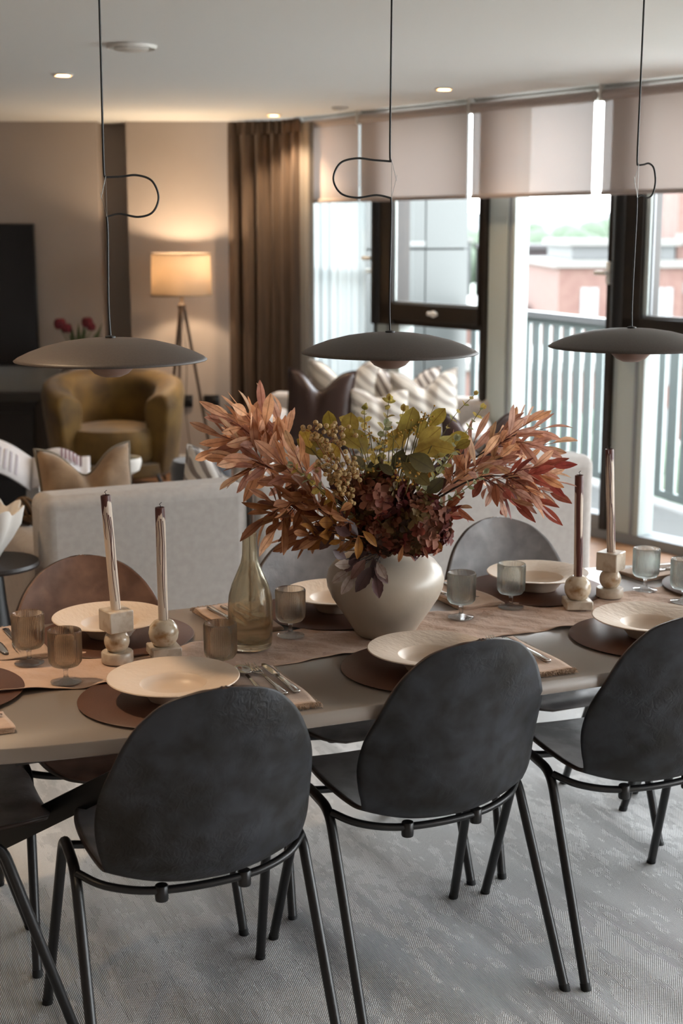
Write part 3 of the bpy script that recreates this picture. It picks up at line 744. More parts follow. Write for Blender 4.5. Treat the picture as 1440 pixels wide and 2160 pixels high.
for i in range(3):
    d = MB().box((-1.39+i*.92, -.018, .075), (-1.39+i*.92+.91, -.001, .49)).build('door', M_cab, cb, bevel=.003)
    MB().box((-1.39+i*.92+.4, -.024, .46), (-1.39+i*.92+.5, -.018, .47)).build('handle', M_brz, d, smooth=False)
MB().box((-1.42, -.03, .545), (1.39, .46, .57)).build('top', M_cab, cb, bevel=.003)
MB().box((-1.35, .03, 0), (1.32, .42, .06)).build('plinth', M_black, cb, smooth=False)
cs = thing('console_table', 'narrow dark console table behind the olive armchair carrying the flower vase', 'table', (-1.81, 9.96, 0))
MB().box((-.13, -.13, .70), (.16, .13, .725)).build('top', M_cab, cs, bevel=.003)
for sx in (-.115, .145):
    for sy in (-.11, .11): MB().box((sx-.012, sy-.012, 0), (sx+.012, sy+.012, .70)).build('leg', M_cab, cs, smooth=False)
M_cer = mat('white_ceramic', 'CFC9C2', .4, .5)
vs = thing('flower_vase', 'white ceramic vase of the red tulips left of the lamp', 'vase', (-1.84, 9.95, .725))
MB().lathe([(0, 0), (.06, 0), (.085, .05), (.09, .10), (.075, .16), (.06, .19), (.055, .19), (.068, .16), (.082, .10), (.07, .02), (0, .02)], 28).build('body', M_cer, vs)
M_red = mat('tulip_red', '7E1F2C', .6, transl=.3, col2='5A1522', nscale=30); M_gr = mat('stem_green', '4C5A38', .6)
for i, (dx, dz, s_) in enumerate(((-.115, .29, 1.1), (-.07, .26, .9), (.075, .30, 1.0), (.10, .27, .8))):
    t = thing('red_tulip', ('leftmost red tulip in the white vase', 'second red tulip from the left in the white vase', 'tall red tulip on the right side of the white vase', 'rightmost red tulip in the white vase')[i], 'flower', (-1.84, 9.95, .75), 0, 'tulips in the white vase')
    MB().tube(catmull([(0, 0, 0), (dx*.5, 0, .15), (dx, 0, dz-.03)], 4), .0035, 6).build('stem', M_gr, t)
    b = MB()
    for k in range(6):
        a = k*math.pi/3; c, s = math.cos(a), math.sin(a); r = .03*s_
        b.sphere((dx+r*.6*c, r*.6*s, dz), r*.95, 8, sc=(.8, .8, 1.25))
    b.build('petals', M_red, t)
for i, dx in enumerate((-.03, .01, .04, .13)):
    t = thing('leaf_stem', ('green leafy stem left of centre among the tulips', 'upright green leafy stem in the middle of the tulips', 'green leafy stem right of centre among the tulips', 'olive green stem leaning right of the tulips')[i], 'foliage', (-1.84, 9.95, .75), 0, 'tulips in the white vase')
    b = MB().tube([(0, 0, 0), (dx, 0, .22)], .003, 5); b.build('stem', M_gr, t)
    MB().add([(dx*.6, 0, .10), (dx-.02, .01, .18), (dx*1.4, 0, .30), (dx+.02, -.01, .19)], [(0, 1, 2, 3)]).build('leaf', M_gr, t, smooth=False, solid=.001)
# coffee table
cf = thing('coffee_table', 'low black metal framed coffee table between the sofa and the armchair', 'table', (-1.62, 6.82, 0), math.radians(6))
MB().box((-.55, -.68, .375), (.55, .68, .385)).build('glass_top', mat('smoked_top', '1A1A1C', .1, .6), cf, smooth=False)
for (a, b) in (((-.57, -.70, .37), (.57, -.675, .40)), ((-.57, .675, .37), (.57, .70, .40)), ((-.57, -.675, .37), (-.545, .675, .40)), ((.545, -.675, .37), (.57, .675, .40))):
    MB().box(a, b).build('rail', M_black, cf, smooth=False)
for sx in (-.555, .555):
    for sy in (-.685, .685): MB().box((sx-.012, sy-.012, 0), (sx+.012, sy+.012, .37)).build('leg', M_black, cf, smooth=False)
bw = thing('footed_bowl', 'white footed bowl of green fruit on the coffee table', 'bowl', (-1.085, 7.02, .386+.0))
MB().lathe([(0, 0), (.045, 0), (.045, .006), (.012, .014), (.010, .07), (.03, .085), (.075, .11), (.088, .15), (.083, .175), (.078, .17), (.08, .15), (.065, .115), (0, .10)], 32).build('bowl', M_cer, bw)
M_fr = mat('pear_green', '8E9447', .5, col2='A79C52', nscale=20)
for i, (x, y, lb) in enumerate(((-.035, -.03, 'front left'), (.03, -.04, 'front right'), (-.04, .03, 'back left'), (.025, .03, 'back right'), (-.01, -.0, 'topmost'))):
    z = .386 + (.135 if i < 4 else .18)
    t = thing('green_fruit', 'small green fruit in the white footed bowl, ' + lb, 'fruit', (-1.085+x, 7.02+y, z), 0, 'fruit in the footed bowl')
    MB().sphere((0, 0, .0), .029, 12, sc=(1, 1, .9)).build('flesh', M_fr, t); MB().tube([(0, 0, .024), (.004, 0, .036)], .002, 5).build('stem', M_brz, t)
# open book on a white stand
M_paper = mat('paper', 'C4C0C0', .7); M_print = mat('print_plum', '6E5058', .8); M_print2 = mat('print_grey', '9A9398', .8)
bs = thing('book_stand', 'white book stand on the coffee table holding the open book', 'stand', (-1.44, 6.53, .386))
q = MB().box((-.09, -.05, 0), (.09, .09, .012)).box((-.03, .0, .012), (.03, .03, .16)).build('base', M_cer, bs, smooth=False)
bk = thing('open_book', 'open picture book with pale pages at the left edge beyond the sand cushion', 'book', (-1.44, 6.50, .56))
bk.rotation_euler = (math.radians(20), math.radians(6), math.radians(12))
def page(sgn, name):
    v = []; f = []; n = 14
    for i in range(n+1):
        t = i/n; x = sgn*.27*t; z = (.055*math.sin(math.pi*min(t*1.25, 1))**.8 if sgn > 0 else .03*math.sin(math.pi*t) + .10*t)
        for y in (-.15, .15): v.append((x, y, z + (.04*t if sgn > 0 else 0)))
    for i in range(n): f.append((2*i, 2*i+2, 2*i+3, 2*i+1))
    return MB().add(v, f).build(name, M_paper, bk, solid=.008)
pg1 = page(1, 'page'); pg2 = page(-1, 'page')
def zz(x, s):
    t = abs(x)/.27
    return (.055*math.sin(math.pi*min(t*1.25, 1))**.8 + .04*t + .012) if s > 0 else (.03*math.sin(math.pi*t) + .10*t + .012)
b = MB()
for k in range(6):
    x0 = .13 + .018*k; b.add([(x0, .03, zz(x0, 1)), (x0+.011, .03, zz(x0+.011, 1)), (x0+.011, .13, zz(x0+.011, 1)), (x0, .13, zz(x0, 1))], [(0, 1, 2, 3)])
b.build('printed_picture', M_print, pg1, smooth=False)
b = MB()
for k in range(7):
    x0 = -.06 - .026*k; b.add([(x0, -.11, zz(x0, -1)), (x0-.012, -.11, zz(x0-.012, -1)), (x0-.012, .08, zz(x0-.012, -1)), (x0, .08, zz(x0, -1))], [(0, 1, 2, 3)])
b.build('printed_lines', M_print2, pg2, smooth=False)
# pouf
pf = thing('pouf', 'dark navy round pouf on the wood floor right of the armchair', 'stool', (-.79, 7.9, 0))
MB().lathe([(0, .10), (.15, .10), (.17, .13), (.172, .37), (.155, .41), (0, .42)], 40).build('upholstery', mat('navy_fabric', '23252C', .8, sheen=.4), pf)
for a in (45, 135, 225, 315):
    MB().tube([(.11*math.cos(math.radians(a)), .11*math.sin(math.radians(a)), .11), (.13*math.cos(math.radians(a)), .13*math.sin(math.radians(a)), 0)], .01, 8).build('leg', M_black, pf)
# side table with ribbed bowl
st = thing('side_table', 'round black side table with a conical foot at the left edge', 'side table', (-1.152, 4.56, 0))
MB().lathe([(0, .582), (.153, .582), (.157, .59), (.153, .6), (0, .6)], 48).build('top', mat('side_table_black', '1A1210', .45), st)
MB().lathe([(0, .0), (.13, 0), (.13, .012), (.105, .03), (.045, .46), (.035, .582), (0, .582)], 36).build('foot', M_black, st)
rb = thing('fluted_bowl', 'large white fluted ceramic bowl on the black side table', 'bowl', (-1.19, 4.56, .6)); rb.scale = (.92, .92, .92)
b = MB(); n = 72; prof = [(.055, 0), (.065, .004), (.085, .04), (.115, .085), (.145, .14), (.158, .19), (.150, .19), (.135, .14), (.105, .09), (.07, .045), (0, .035)]
v = []; f = []; k = len(prof)
for i in range(n):
    a = 2*math.pi*i/n
    for (r, z) in prof:
        q = r*(1 + .075*math.cos(a*9)*min(z/.1, 1)); v.append((q*math.cos(a), q*math.sin(a), z + (.014*math.cos(a*9) if z > .15 else 0)))
for i in range(n):
    for j in range(k-1): f.append((i*k+j, ((i+1) % n)*k+j, ((i+1) % n)*k+j+1, i*k+j+1))
f.append(tuple(i*k for i in range(n-1, -1, -1)))
MB().add(v, f).build('bowl', M_cer, rb, merge=True, angle=80)
# small brown dish by the footstool
wb = thing('woven_ball', 'brown woven decorative ball on the left armrest of the sofa', 'ornament', (-1.165, 5.16, .60))
b = MB()
for k in range(7):
    a = k*math.pi/7; R_ = Matrix.Rotation(a, 3, 'Z') @ Matrix.Rotation(.3+.2*k, 3, 'X')
    b.tube([R_ @ Vector((.05*math.cos(t), .05*math.sin(t), 0)) + Vector((0, 0, .052)) for t in [2*math.pi*i/20 for i in range(21)]], .006, 5, cap=False)
b.build('canes', mat('cane_brown', '5C4326', .6), wb)
MB().sphere((0, 0, .052), .042, 12).build('core', mat('core_dark', '2A2016', .8), wb)
# ================================================================== DINING TABLE
M_top = mat('table_top_taupe', '82766C', .30, 1.0, coat=.45, bump=(300, .04))
dt = thing('dining_table', 'long taupe dining table with rounded ends and dark splayed legs', 'table', (TC[0], TC[1], 0), TH)
TA, TB, TE = 1.265, .442, 4.2
def outline(a, b, e, n=160):
    P = []
    for i in range(n):
        t = 2*math.pi*i/n; c, s = math.cos(t), math.sin(t)
        P.append((a*math.copysign(abs(c)**(2/e), c), b*math.copysign(abs(s)**(2/e), s)))
    return P
b = MB(); rings = [(0, TT-.030), (0, TT-.0015), (.0015, TT)]
O = outline(TA, TB, TE); n = len(O); v = []
for off, z in ((.006, TT-.033), (0, TT-.030), (0, TT-.002), (.002, TT)):
    v += [(x*(1-off/TA), y*(1-off/TB), z) for x, y in O]
f = [(k*n+i, k*n+(i+1) % n, (k+1)*n+(i+1) % n, (k+1)*n+i) for k in range(3) for i in range(n)]
f += [tuple(range(n-1, -1, -1)), tuple(3*n+i for i in range(n))]
b.add(v, f).build('tabletop', M_top, dt, angle=50)
def blade(p, q, name='leg', w_=.05, t_=.018):
    p, q = Vector(p), Vector(q); d = (q-p); side = Vector((0, 0, 1)).cross(d).normalized(); up = d.cross(side).normalized()
    v = []
    for a in (p, q):
        for sx, sz in ((-1, -1), (1, -1), (1, 1), (-1, 1)): v.append(a + side*(t_/2*sx) + up*(w_/2*sz))
    return MB().add(v, [(3, 2, 1, 0), (4, 5, 6, 7), (0, 1, 5, 4), (1, 2, 6, 5), (2, 3, 7, 6), (3, 0, 4, 7)]).build(name, M_black, dt, smooth=False)
blade((-.56, -.35, TT-.05), (-1.32, .42, .02)); blade((-1.08, .22, TT-.05), (-1.25, -.40, .02))
blade((.55, -.36, TT-.05), (1.02, .42, .02)); blade((.9, .30, TT-.05), (1.15, -.40, .02))
for s in (-1, 1): MB().box((s*.6-.35, -.38, TT-.045), (s*.6+.35, .38, TT-.033)).build('mounting_plate', M_black, dt, smooth=False)
# ------------------------------------------------------------------ chairs
def shell_mat(name, c, c2, rough, spec=.5):
    m = mat(name, c, rough, spec, col2=c2, nscale=5.5, ndetail=11, contrast=(.36, .62))
    t = m.node_tree; N = t.nodes; L = t.links; p = [x for x in N if x.type == 'BSDF_PRINCIPLED'][0]
    tcn = [x for x in N if x.type == 'TEX_COORD'][0]
    n1 = N.new('ShaderNodeTexNoise'); n1.inputs['Scale'].default_value = 4.5; n1.inputs['Detail'].default_value = 2; n1.inputs['Distortion'].default_value = .8
    n2 = N.new('ShaderNodeTexNoise'); n2.inputs['Scale'].default_value = 55; n2.inputs['Detail'].default_value = 6; n2.inputs['Distortion'].default_value = 1.5
    oi = N.new('ShaderNodeObjectInfo'); ad = N.new('ShaderNodeVectorMath'); sc = N.new('ShaderNodeVectorMath'); sc.operation = 'SCALE'; sc.inputs[0].default_value = (1, 1, 1)
    mu = N.new('ShaderNodeMath'); mu.operation = 'MULTIPLY'; mu.inputs[1].default_value = 20; L.new(oi.outputs['Random'], mu.inputs[0]); L.new(mu.outputs[0], sc.inputs['Scale'])
    L.new(tcn.outputs['Object'], ad.inputs[0]); L.new(sc.outputs[0], ad.inputs[1])
    for n_ in (n1, n2): L.new(ad.outputs[0], n_.inputs['Vector'])
    r = N.new('ShaderNodeValToRGB'); r.color_ramp.elements[0].position = .50; r.color_ramp.elements[1].position = .66; L.new(n1.outputs[0], r.inputs[0])
    mm = N.new('ShaderNodeMath'); mm.operation = 'MULTIPLY'; L.new(r.outputs[0], mm.inputs[0]); L.new(n2.outputs[0], mm.inputs[1])
    nc = N.new('ShaderNodeTexNoise'); nc.inputs['Scale'].default_value = 20; nc.inputs['Detail'].default_value = 10; nc.inputs['Distortion'].default_value = .3; L.new(ad.outputs[0], nc.inputs['Vector'])
    nl = N.new('ShaderNodeTexNoise'); nl.inputs['Scale'].default_value = 5; nl.inputs['Detail'].default_value = 4; L.new(ad.outputs[0], nl.inputs['Vector'])
    sm = N.new('ShaderNodeMath'); sm.operation = 'ADD'; L.new(nc.outputs[0], sm.inputs[0]); L.new(nl.outputs[0], sm.inputs[1])
    rc = N.new('ShaderNodeValToRGB'); rc.color_ramp.elements[0].position = .40; rc.color_ramp.elements[1].position = .62
    hf = N.new('ShaderNodeMath'); hf.operation = 'MULTIPLY'; hf.inputs[1].default_value = .5; L.new(sm.outputs[0], hf.inputs[0]); L.new(hf.outputs[0], rc.inputs[0])
    rc.color_ramp.elements[0].color = srgb(c2); rc.color_ramp.elements[1].color = srgb(c); L.new(rc.outputs[0], p.inputs['Base Color'])
    bp = N.new('ShaderNodeBump'); bp.inputs['Strength'].default_value = 1.0; bp.inputs['Distance'].default_value = .003 if 'inner' not in name else .0012
    L.new(mm.outputs[0], bp.inputs['Height']); L.new(bp.outputs[0], p.inputs['Normal'])
    rr_ = N.new('ShaderNodeMapRange'); rr_.inputs['To Min'].default_value = rough-.24; rr_.inputs['To Max'].default_value = rough+.26
    n3 = N.new('ShaderNodeTexNoise'); n3.inputs['Scale'].default_value = 14; n3.inputs['Detail'].default_value = 6; L.new(ad.outputs[0], n3.inputs['Vector'])
    L.new(n3.outputs[0], rr_.inputs[0]); L.new(rr_.outputs[0], p.inputs['Roughness'])
    return m
M_sh_out = shell_mat('shell_charcoal', '303237', '15120F', .55, .4)
M_sh_in = shell_mat('shell_inner_grey', '857F7D', '676261', .45)
M_sh_warm = shell_mat('shell_inner_warm_light', '8C6C5C', '6B5044', .45)  # inner grey shifted to brown, standing in for warm reflected light
M_rim = mat('shell_rim_brown', '3A2A22', .45, .5)
M_leg = mat('powder_black', '141314', .33, .5, bump=(400, .05))
M_foot = mat('foot_rubber', '070707', .7)
def shell(inner):
    # stations: y, z of the centre line; half width; inward lift of the sides
    K = [(.235, .438, .10, .004), (.228, .446, .145, .004), (.21, .452, .172, .006), (.17, .452, .190, .010), (.10, .445, .200, .018), (.02, .434, .202, .027), (-.05, .426, .199, .033),
         (-.11, .4235, .196, .040), (-.150, .432, .198, .049), (-.182, .462, .204, .060), (-.202, .505, .211, .070), (-.214, .56, .2145, .076), (-.224, .62, .211, .064), (-.235, .68, .198, .042),
         (-.246, .735, .177, .034), (-.257, .78, .150, .028), (-.265, .815, .115, .022), (-.2705, .835, .078, .013), (-.2725, .8435, .055, .007), (-.2738, .8485, .036, .003), (-.2743, .851, .019, .001), (-.2745, .852, .004, .0)]
    P = catmull([(a, b_, 0) for a, b_, c, d in K], 4); Wd = catmull([(c, d, 0) for a, b_, c, d in K], 4)
    m_ = 26; v = []; f = []
    for i, p in enumerate(P):
        t = (P[min(i+1, len(P)-1)] - P[max(i-1, 0)]).normalized()
        nrm = Vector((t.y*-1, t.x, 0)); # rotate tangent in the y,z plane
        nin = Vector((-t.y, t.x, 0)) if (-t.y) > 0 or t.x > 0 else Vector((t.y, -t.x, 0))
        nin = Vector((t.y, -t.x, 0))                      # towards sitter: up on the seat, forward on the back
        w_, k = Wd[i].x, Wd[i].y
        for j in range(m_+1):
            s = -1 + 2*j/m_; s = math.sin(s*math.pi/2)*.35 + s*.65
            q = k*abs(s)**2.2
            y = p.x + nin.x*q; z = p.y + nin.y*q
            v.append((w_*s, y, z))
    W = m_+1
    for i in range(len(P)-1):
        for j in range(m_): f.append((i*W+j, (i+1)*W+j, (i+1)*W+j+1, i*W+j+1))
    b = MB().add(v, f); me = b.mesh('shell', [inner, M_sh_out, M_rim], True, 180)
    o = bpy.data.objects.new('shell', me); COL.objects.link(o)
    q = o.modifiers.new('solid', 'SOLIDIFY'); q.thickness = .009; q.offset = 0; q.material_offset = 1; q.material_offset_rim = 2
    return o
FRX = .247
def make_chair(label, inner, x, y, ang, group):
    t = thing('dining_chair', label, 'chair', (x, y, 0), ang, group)
    sh_ = shell(inner); sh_.parent = t
    for sx in (-1, 1):
        F = bend([(sx*.247, .247, .012), (sx*.224, .115, .445), (sx*.236, -.045, .442), (sx*.247, -.247, .012)], .042, 7)
        h = len(F)//2
        mid = (F[h-1] + F[h])/2
        for part, cap in ((F[:h] + [mid], F[0]), ([mid] + F[h:], F[-1])):
            lg = MB().tube(part, .0112, 12).build('leg', M_leg, t)
            d = (part[1]-part[0]).normalized() if cap is part[0] else (part[-2]-part[-1]).normalized()
            MB().tube([cap - d*.012, cap + d*.006], .0119, 12).build('foot_cap', M_foot, lg)
    c = catmull([(-.234, -.052, .438), (-.19, -.092, .421), (-.11, -.118, .407), (0, -.126, .403), (.11, -.118, .407), (.19, -.092, .421), (.234, -.052, .438)], 6)
    fr = MB().tube(c, .0085, 10).build('frame_bar', M_leg, t)
    c = catmull([(-.222, .10, .432), (-.15, .11, .418), (0, .115, .412), (.15, .11, .418), (.222, .10, .432)], 6)
    fr2 = MB().tube(c, .0085, 10).build('frame_bar', M_leg, t)
    for sx in (-.085, .085):
        MB().lathe([(0, .384), (.0125, .384), (.0135, .387), (.0135, .414), (.012, .416), (0, .416)], 16, c=(sx, -.121, 0)).build('bumper', M_leg, fr)
        MB().lathe([(0, .398), (.0125, .398), (.013, .402), (.013, .432), (0, .434)], 16, c=(sx, .112, 0)).build('bumper', M_leg, fr2)
    return t
GN = 'dining chairs around the table'
def cw(u, v): q = TW(u, v, 0); return q.x, q.y
x, y = cw(-.61, -.339); make_chair('dark shell chair with its back to the camera, nearest on the left', M_sh_in, x, y, math.radians(23), GN)
x, y = cw(-.044, -.25); make_chair('dark shell chair with its back to the camera, middle of the near side', M_sh_in, x, y, math.radians(25.4), GN)
x, y = cw(.514, -.262); make_chair('dark shell chair with its back to the camera, cut off by the right edge', M_sh_in, x, y, math.radians(21.1), GN)
x, y = cw(-.607, .283); make_chair('shell chair with warm reflected light in its front colour, facing the camera behind the left plates', M_sh_warm, x, y, math.radians(203), GN)
x, y = cw(.02, .30); make_chair('grey fronted shell chair facing the camera, half hidden by the bouquet and bottle', M_sh_in, x, y, math.radians(203), GN)
x, y = cw(.607, .305); make_chair('grey fronted shell chair facing the camera behind the right plates', M_sh_in, x, y, math.radians(203), GN)
x, y = cw(-1.075, .02); make_chair('dark shell chair at the left head of the table, mostly outside the frame', M_sh_in, x, y, math.radians(-67), GN)
x, y = cw(1.15, .06); make_chair('dark shell chair at the right head of the table, only its legs in view', M_sh_in, x, y, math.radians(113), GN)

# ------------------------------------------------------------------ linen runner
M_linen = mat('linen_runner', 'D0B29D', .9, .2, col2='C2A38E', nscale=10, sheen=.1, bump=(38, .8), bdist=.006)
def runner():
    nu, nv = 260, 34; v = []; f = []; r = random.Random(4)
    for j in range(nv+1):
        for i in range(nu+1):
            u = -1.02 + 2.03*i/nu; q = -1 + 2*j/nv
            hw = .125 + .004*math.sin(u*17) + .003*math.sin(u*41+1)
            vv = .015 + q*hw + .008*math.sin(u*5+1) + .008*q*math.sin(u*9)
            e = abs(q)
            h = .0028 + .0012*math.sin(u*55 + q*3) + .0012*math.sin(u*31 - q*6) + .0008*math.sin(u*90+q*9)
            flap = max(0, (e-.5)/.5)**2
            near = 1 if q < 0 else .6
            L_ = math.exp(-((u+.90)/.075)**2)*.017 + math.exp(-((u+.70)/.04)**2)*.009 + math.exp(-((u+.20)/.05)**2)*.004 + math.exp(-((u-.42)/.04)**2)*.006
            h += flap*near*L_ + (math.exp(-((u+.98)/.05)**2)*.014*flap if q > 0 else 0)
            if e > .98: h -= .0006
            p = TW(u, vv, TT + max(h, .0012)); v.append(tuple(p))
    W = nu+1
    for j in range(nv):
        for i in range(nu): f.append((j*W+i, j*W+i+1, (j+1)*W+i+1, (j+1)*W+i))
    o = MB().add(v, f).build('table_runner', M_linen, solid=.0012); return o
tag(runner(), 'creased pinkish beige linen runner along the middle of the table', 'table runner')
# ------------------------------------------------------------------ placemats and plates
M_mat = mat('leather_brown_mat', '5F3E2E', .5, .4, col2='543628', nscale=5, bump=(260, .3), bdist=.001)
M_plate = mat('plate_cream', 'D8C4B0', .42, .5)
def plate_rim_mat():
    m = mat('plate_rim_embossed', 'D8C4B0', .5, .4); t = m.node_tree; N = t.nodes; L = t.links; p = [x for x in N if x.type == 'BSDF_PRINCIPLED'][0]
    tcn = [x for x in N if x.type == 'TEX_COORD'][0]; n = N.new('ShaderNodeTexNoise'); n.inputs['Scale'].default_value = 90; n.inputs['Detail'].default_value = 3
    mp = [x for x in N if x.type == 'MAPPING'][0]; mp.inputs['Scale'].default_value = (1, .45, 1); L.new(mp.outputs[0], n.inputs['Vector'])
    bp = N.new('ShaderNodeBump'); bp.inputs['Strength'].default_value = .55; bp.inputs['Distance'].default_value = .003; L.new(n.outputs[0], bp.inputs['Height']); L.new(bp.outputs[0], p.inputs['Normal']); return m
M_rimt = plate_rim_mat()
MATZ = TT + .0012
def placemat(u, v, label, z=0):
    o = MB().lathe([(0, 0), (.186, 0), (.188, .0012), (.186, .0028), (0, .003)], 96).build('placemat', M_mat, angle=60)
    o.location = TW(u, v, TT + .0002 + z); return tag(o, label, 'placemat', 'round leather placemats')
def plate(u, v, label, z=.0034, r=.136):
    t = thing('soup_plate', label, 'plate', TW(u, v, TT+z), random.uniform(0, 6), 'wide rimmed soup plates')
    k = r/.136
    MB().lathe([(q*k, h) for q, h in [(0, .006), (.042, .006), (.046, 0), (.05, 0), (.052, .004), (.064, .018), (.075, .030), (.100, .038), (.133, .0445), (.136, .0462), (.1345, .048)]], 72, caps=False).build('body', M_plate, t, angle=70).data
    MB().lathe([(q*k, h) for q, h in [(.1346, .0480), (.128, .0472), (.10, .0415), (.074, .0345), (.069, .033)]], 72, caps=False).build('rim', M_rimt, t, angle=70)
    b = MB().lathe([(q*k, h) for q, h in [(.0695, .033), (.066, .031), (.062, .022), (.05, .0125), (.03, .010), (0, .0095)]], 72, caps=False); b.build('well', M_plate, t, angle=70)
    return t
SET = [(-.61, -.25, -.604, -.26, 'in front of the near left chair'), (-.03, -.265, -.031, -.283, 'in front of the near middle chair'), (.568, -.25, .566, -.254, 'in front of the near right chair'),
       (-.60, .25, -.61, .249, 'before the warm tinted chair on the far left'), (-.03, .26, -.024, .256, 'half hidden behind the vase'), (.555, .255, .554, .242, 'before the grey fronted chair on the far right'),
       (-1.055, -.02, -1.13, .0, 'at the left head of the table'), (1.056, .06, 1.09, .05, 'at the right head of the table')]
for i, (mu_, mv, pu, pv, lb) in enumerate(SET):
    z = .0068 if i >= 6 else .0044
    placemat(mu_, mv, 'round brown leather placemat ' + lb, z); plate(pu, pv, 'wide rimmed cream soup plate ' + lb, .0034+z)
# ------------------------------------------------------------------ glasses
M_gl_b = glass('smoked_glass', srgb('F3F0EB')[:3], .62, 1.3); M_gl_g = glass('grey_green_glass', srgb('F5F7F6')[:3], .62, 1.3); M_gl_c = glass('clear_glass', (.98, .98, .98), .6, 1.3)
def goblet(u, v, label, m, z=.0058):
    t = thing('ribbed_glass', label, 'glass', TW(u, v, TT+z), 0, 'ribbed short stem glasses')
    prof = [(.006, .0325, 0), (.018, .0335, 0), (.028, .037, .0010), (.0335, .045, .0022), (.0348, .055, .0024), (.0350, .09, .0024), (.0352, .110, .0024), (.0352, .1135, 0),
            (.0338, .1145, 0), (.0325, .1135, 0), (.0322, .09, 0), (.0320, .055, 0), (.0305, .046, 0), (.024, .0395, 0), (0, .038, 0)]
    MB().lathe(prof, 336, rib=1, nr=56).build('ribbed_bowl', m, t, angle=75)
    MB().lathe([(0, 0), (.0325, 0), (.033, .0012), (.030, .0022), (.015, .004), (.0065, .008), (.0048, .014), (.0048, .024), (.0065, .030), (.010, .0322), (0, .0322)], 48).build('foot', M_gl_c, t, angle=60)
    return t
for u, v, m, lb in ((-.829, .107, M_gl_b, 'smoked ribbed glass nearest the left edge'), (-.783, -.06, M_gl_b, 'smoked ribbed glass in front of the leftmost one'), (-.462, -.137, M_gl_b, 'smoked ribbed glass left of the green bottle'),
                    (-.215, .085, M_gl_b, 'smoked ribbed glass right of the green bottle'), (.235, .073, M_gl_g, 'grey ribbed glass just right of the cream vase'), (.397, .109, M_gl_g, 'grey ribbed glass before the far right plate'),
                    (.819, .126, M_gl_g, 'pale ribbed glass on its own right of the cube candle holder'), (.835, -.02, M_gl_g, 'pale ribbed glass cut off by the right edge')):
    goblet(u, v, lb, m)
# ------------------------------------------------------------------ bottle, vase
M_bot = glass('olive_glass', srgb('F6F2E8')[:3], .72, 1.38)
bt = thing('glass_carafe', 'tall olive tinted glass bottle left of the vase', 'bottle', TW(-.335, .029, TT+.0058))
outer = [(0, .004), (.036, 0), (.046, .002), (.0495, .010), (.0505, .03), (.0515, .075), (.0515, .10), (.049, .125), (.042, .150), (.030, .178), (.021, .200), (.0175, .218), (.0163, .245), (.0166, .268), (.0162, .270)]
inner = [(.0138, .270), (.0138, .245), (.015, .218), (.0185, .200), (.0275, .178), (.0395, .150), (.0465, .125), (.049, .10), (.049, .075), (.048, .03), (.044, .018), (.03, .013), (0, .018)]
MB().lathe(outer + inner, 64).build('body', M_bot, bt, angle=60)
M_vase = mat('vase_cream', 'B9AE9F', .33, .5, col2='B0A494', nscale=6, bump=(90, .12), bdist=.002)
vz = thing('ceramic_vase', 'large rounded cream ceramic vase in the middle of the table', 'vase', TW(0, .016, TT+.0058))
MB().lathe([(0, .0), (.066, 0), (.071, .004), (.085, .028), (.108, .062), (.127, .092), (.1375, .117), (.140, .136), (.134, .158), (.118, .178), (.093, .193), (.075, .199), (.070, .206), (.071, .214), (.066, .216), (.063, .208), (.066, .198), (.088, .186), (.115, .168), (.130, .14), (.12, .10), (.09, .05), (.06, .012), (0, .01)], 80).build('body', M_vase, vz, angle=60)
# ------------------------------------------------------------------ candles
M_stone = mat('travertine', 'C9BCAB', .32, .5, col2='AE9880', nscale=48, ndetail=9, contrast=(.44, .74), bump=(60, .1))
M_onyx = mat('veined_onyx', 'CFBDA4', .22, .6, col2='A07C54', nscale=38, ndetail=10, contrast=(.47, .68))
M_wick = mat('wick', '1A1412', .9)
def candle_mat(name, top, bias, seedv, cream='D3C1AE', brown='5A2E26'):
    m = bpy.data.materials.new(name); m.use_nodes = True; t = m.node_tree; N = t.nodes; L = t.links; p = N['Principled BSDF']
    p.inputs['Roughness'].default_value = .38; p.inputs['Subsurface Weight'].default_value = .0
    c = N.new('ShaderNodeTexCoord'); ad = N.new('ShaderNodeVectorMath'); ad.inputs[1].default_value = (seedv, seedv*.7, 0); L.new(c.outputs['Object'], ad.inputs[0])
    mp = N.new('ShaderNodeMapping'); mp.inputs['Scale'].default_value = (85, 85, 5); L.new(ad.outputs[0], mp.inputs[0])
    n = N.new('ShaderNodeTexNoise'); n.inputs['Scale'].default_value = 1; n.inputs['Detail'].default_value = 1.5; L.new(mp.outputs[0], n.inputs[0])
    s = N.new('ShaderNodeSeparateXYZ'); L.new(c.outputs['Object'], s.inputs[0])
    mr = N.new('ShaderNodeMapRange'); mr.inputs['From Min'].default_value = top-.05; mr.inputs['From Max'].default_value = top; mr.inputs['To Min'].default_value = 0; mr.inputs['To Max'].default_value = .45
    L.new(s.outputs['Z'], mr.inputs[0])
    a = N.new('ShaderNodeMath'); a.operation = 'ADD'; L.new(n.outputs[0], a.inputs[0]); L.new(mr.outputs[0], a.inputs[1])
    b2 = N.new('ShaderNodeMath'); b2.operation = 'ADD'; b2.inputs[1].default_value = bias; L.new(a.outputs[0], b2.inputs[0])
    r = N.new('ShaderNodeValToRGB'); r.color_ramp.elements[0].position = .60; r.color_ramp.elements[1].position = .615
    r.color_ramp.elements[0].color = srgb(cream); r.color_ramp.elements[1].color = srgb(brown); L.new(b2.outputs[0], r.inputs[0]); L.new(r.outputs[0], p.inputs['Base Color']); return m
M_drip = mat('wax_brown', '54281F', .35)
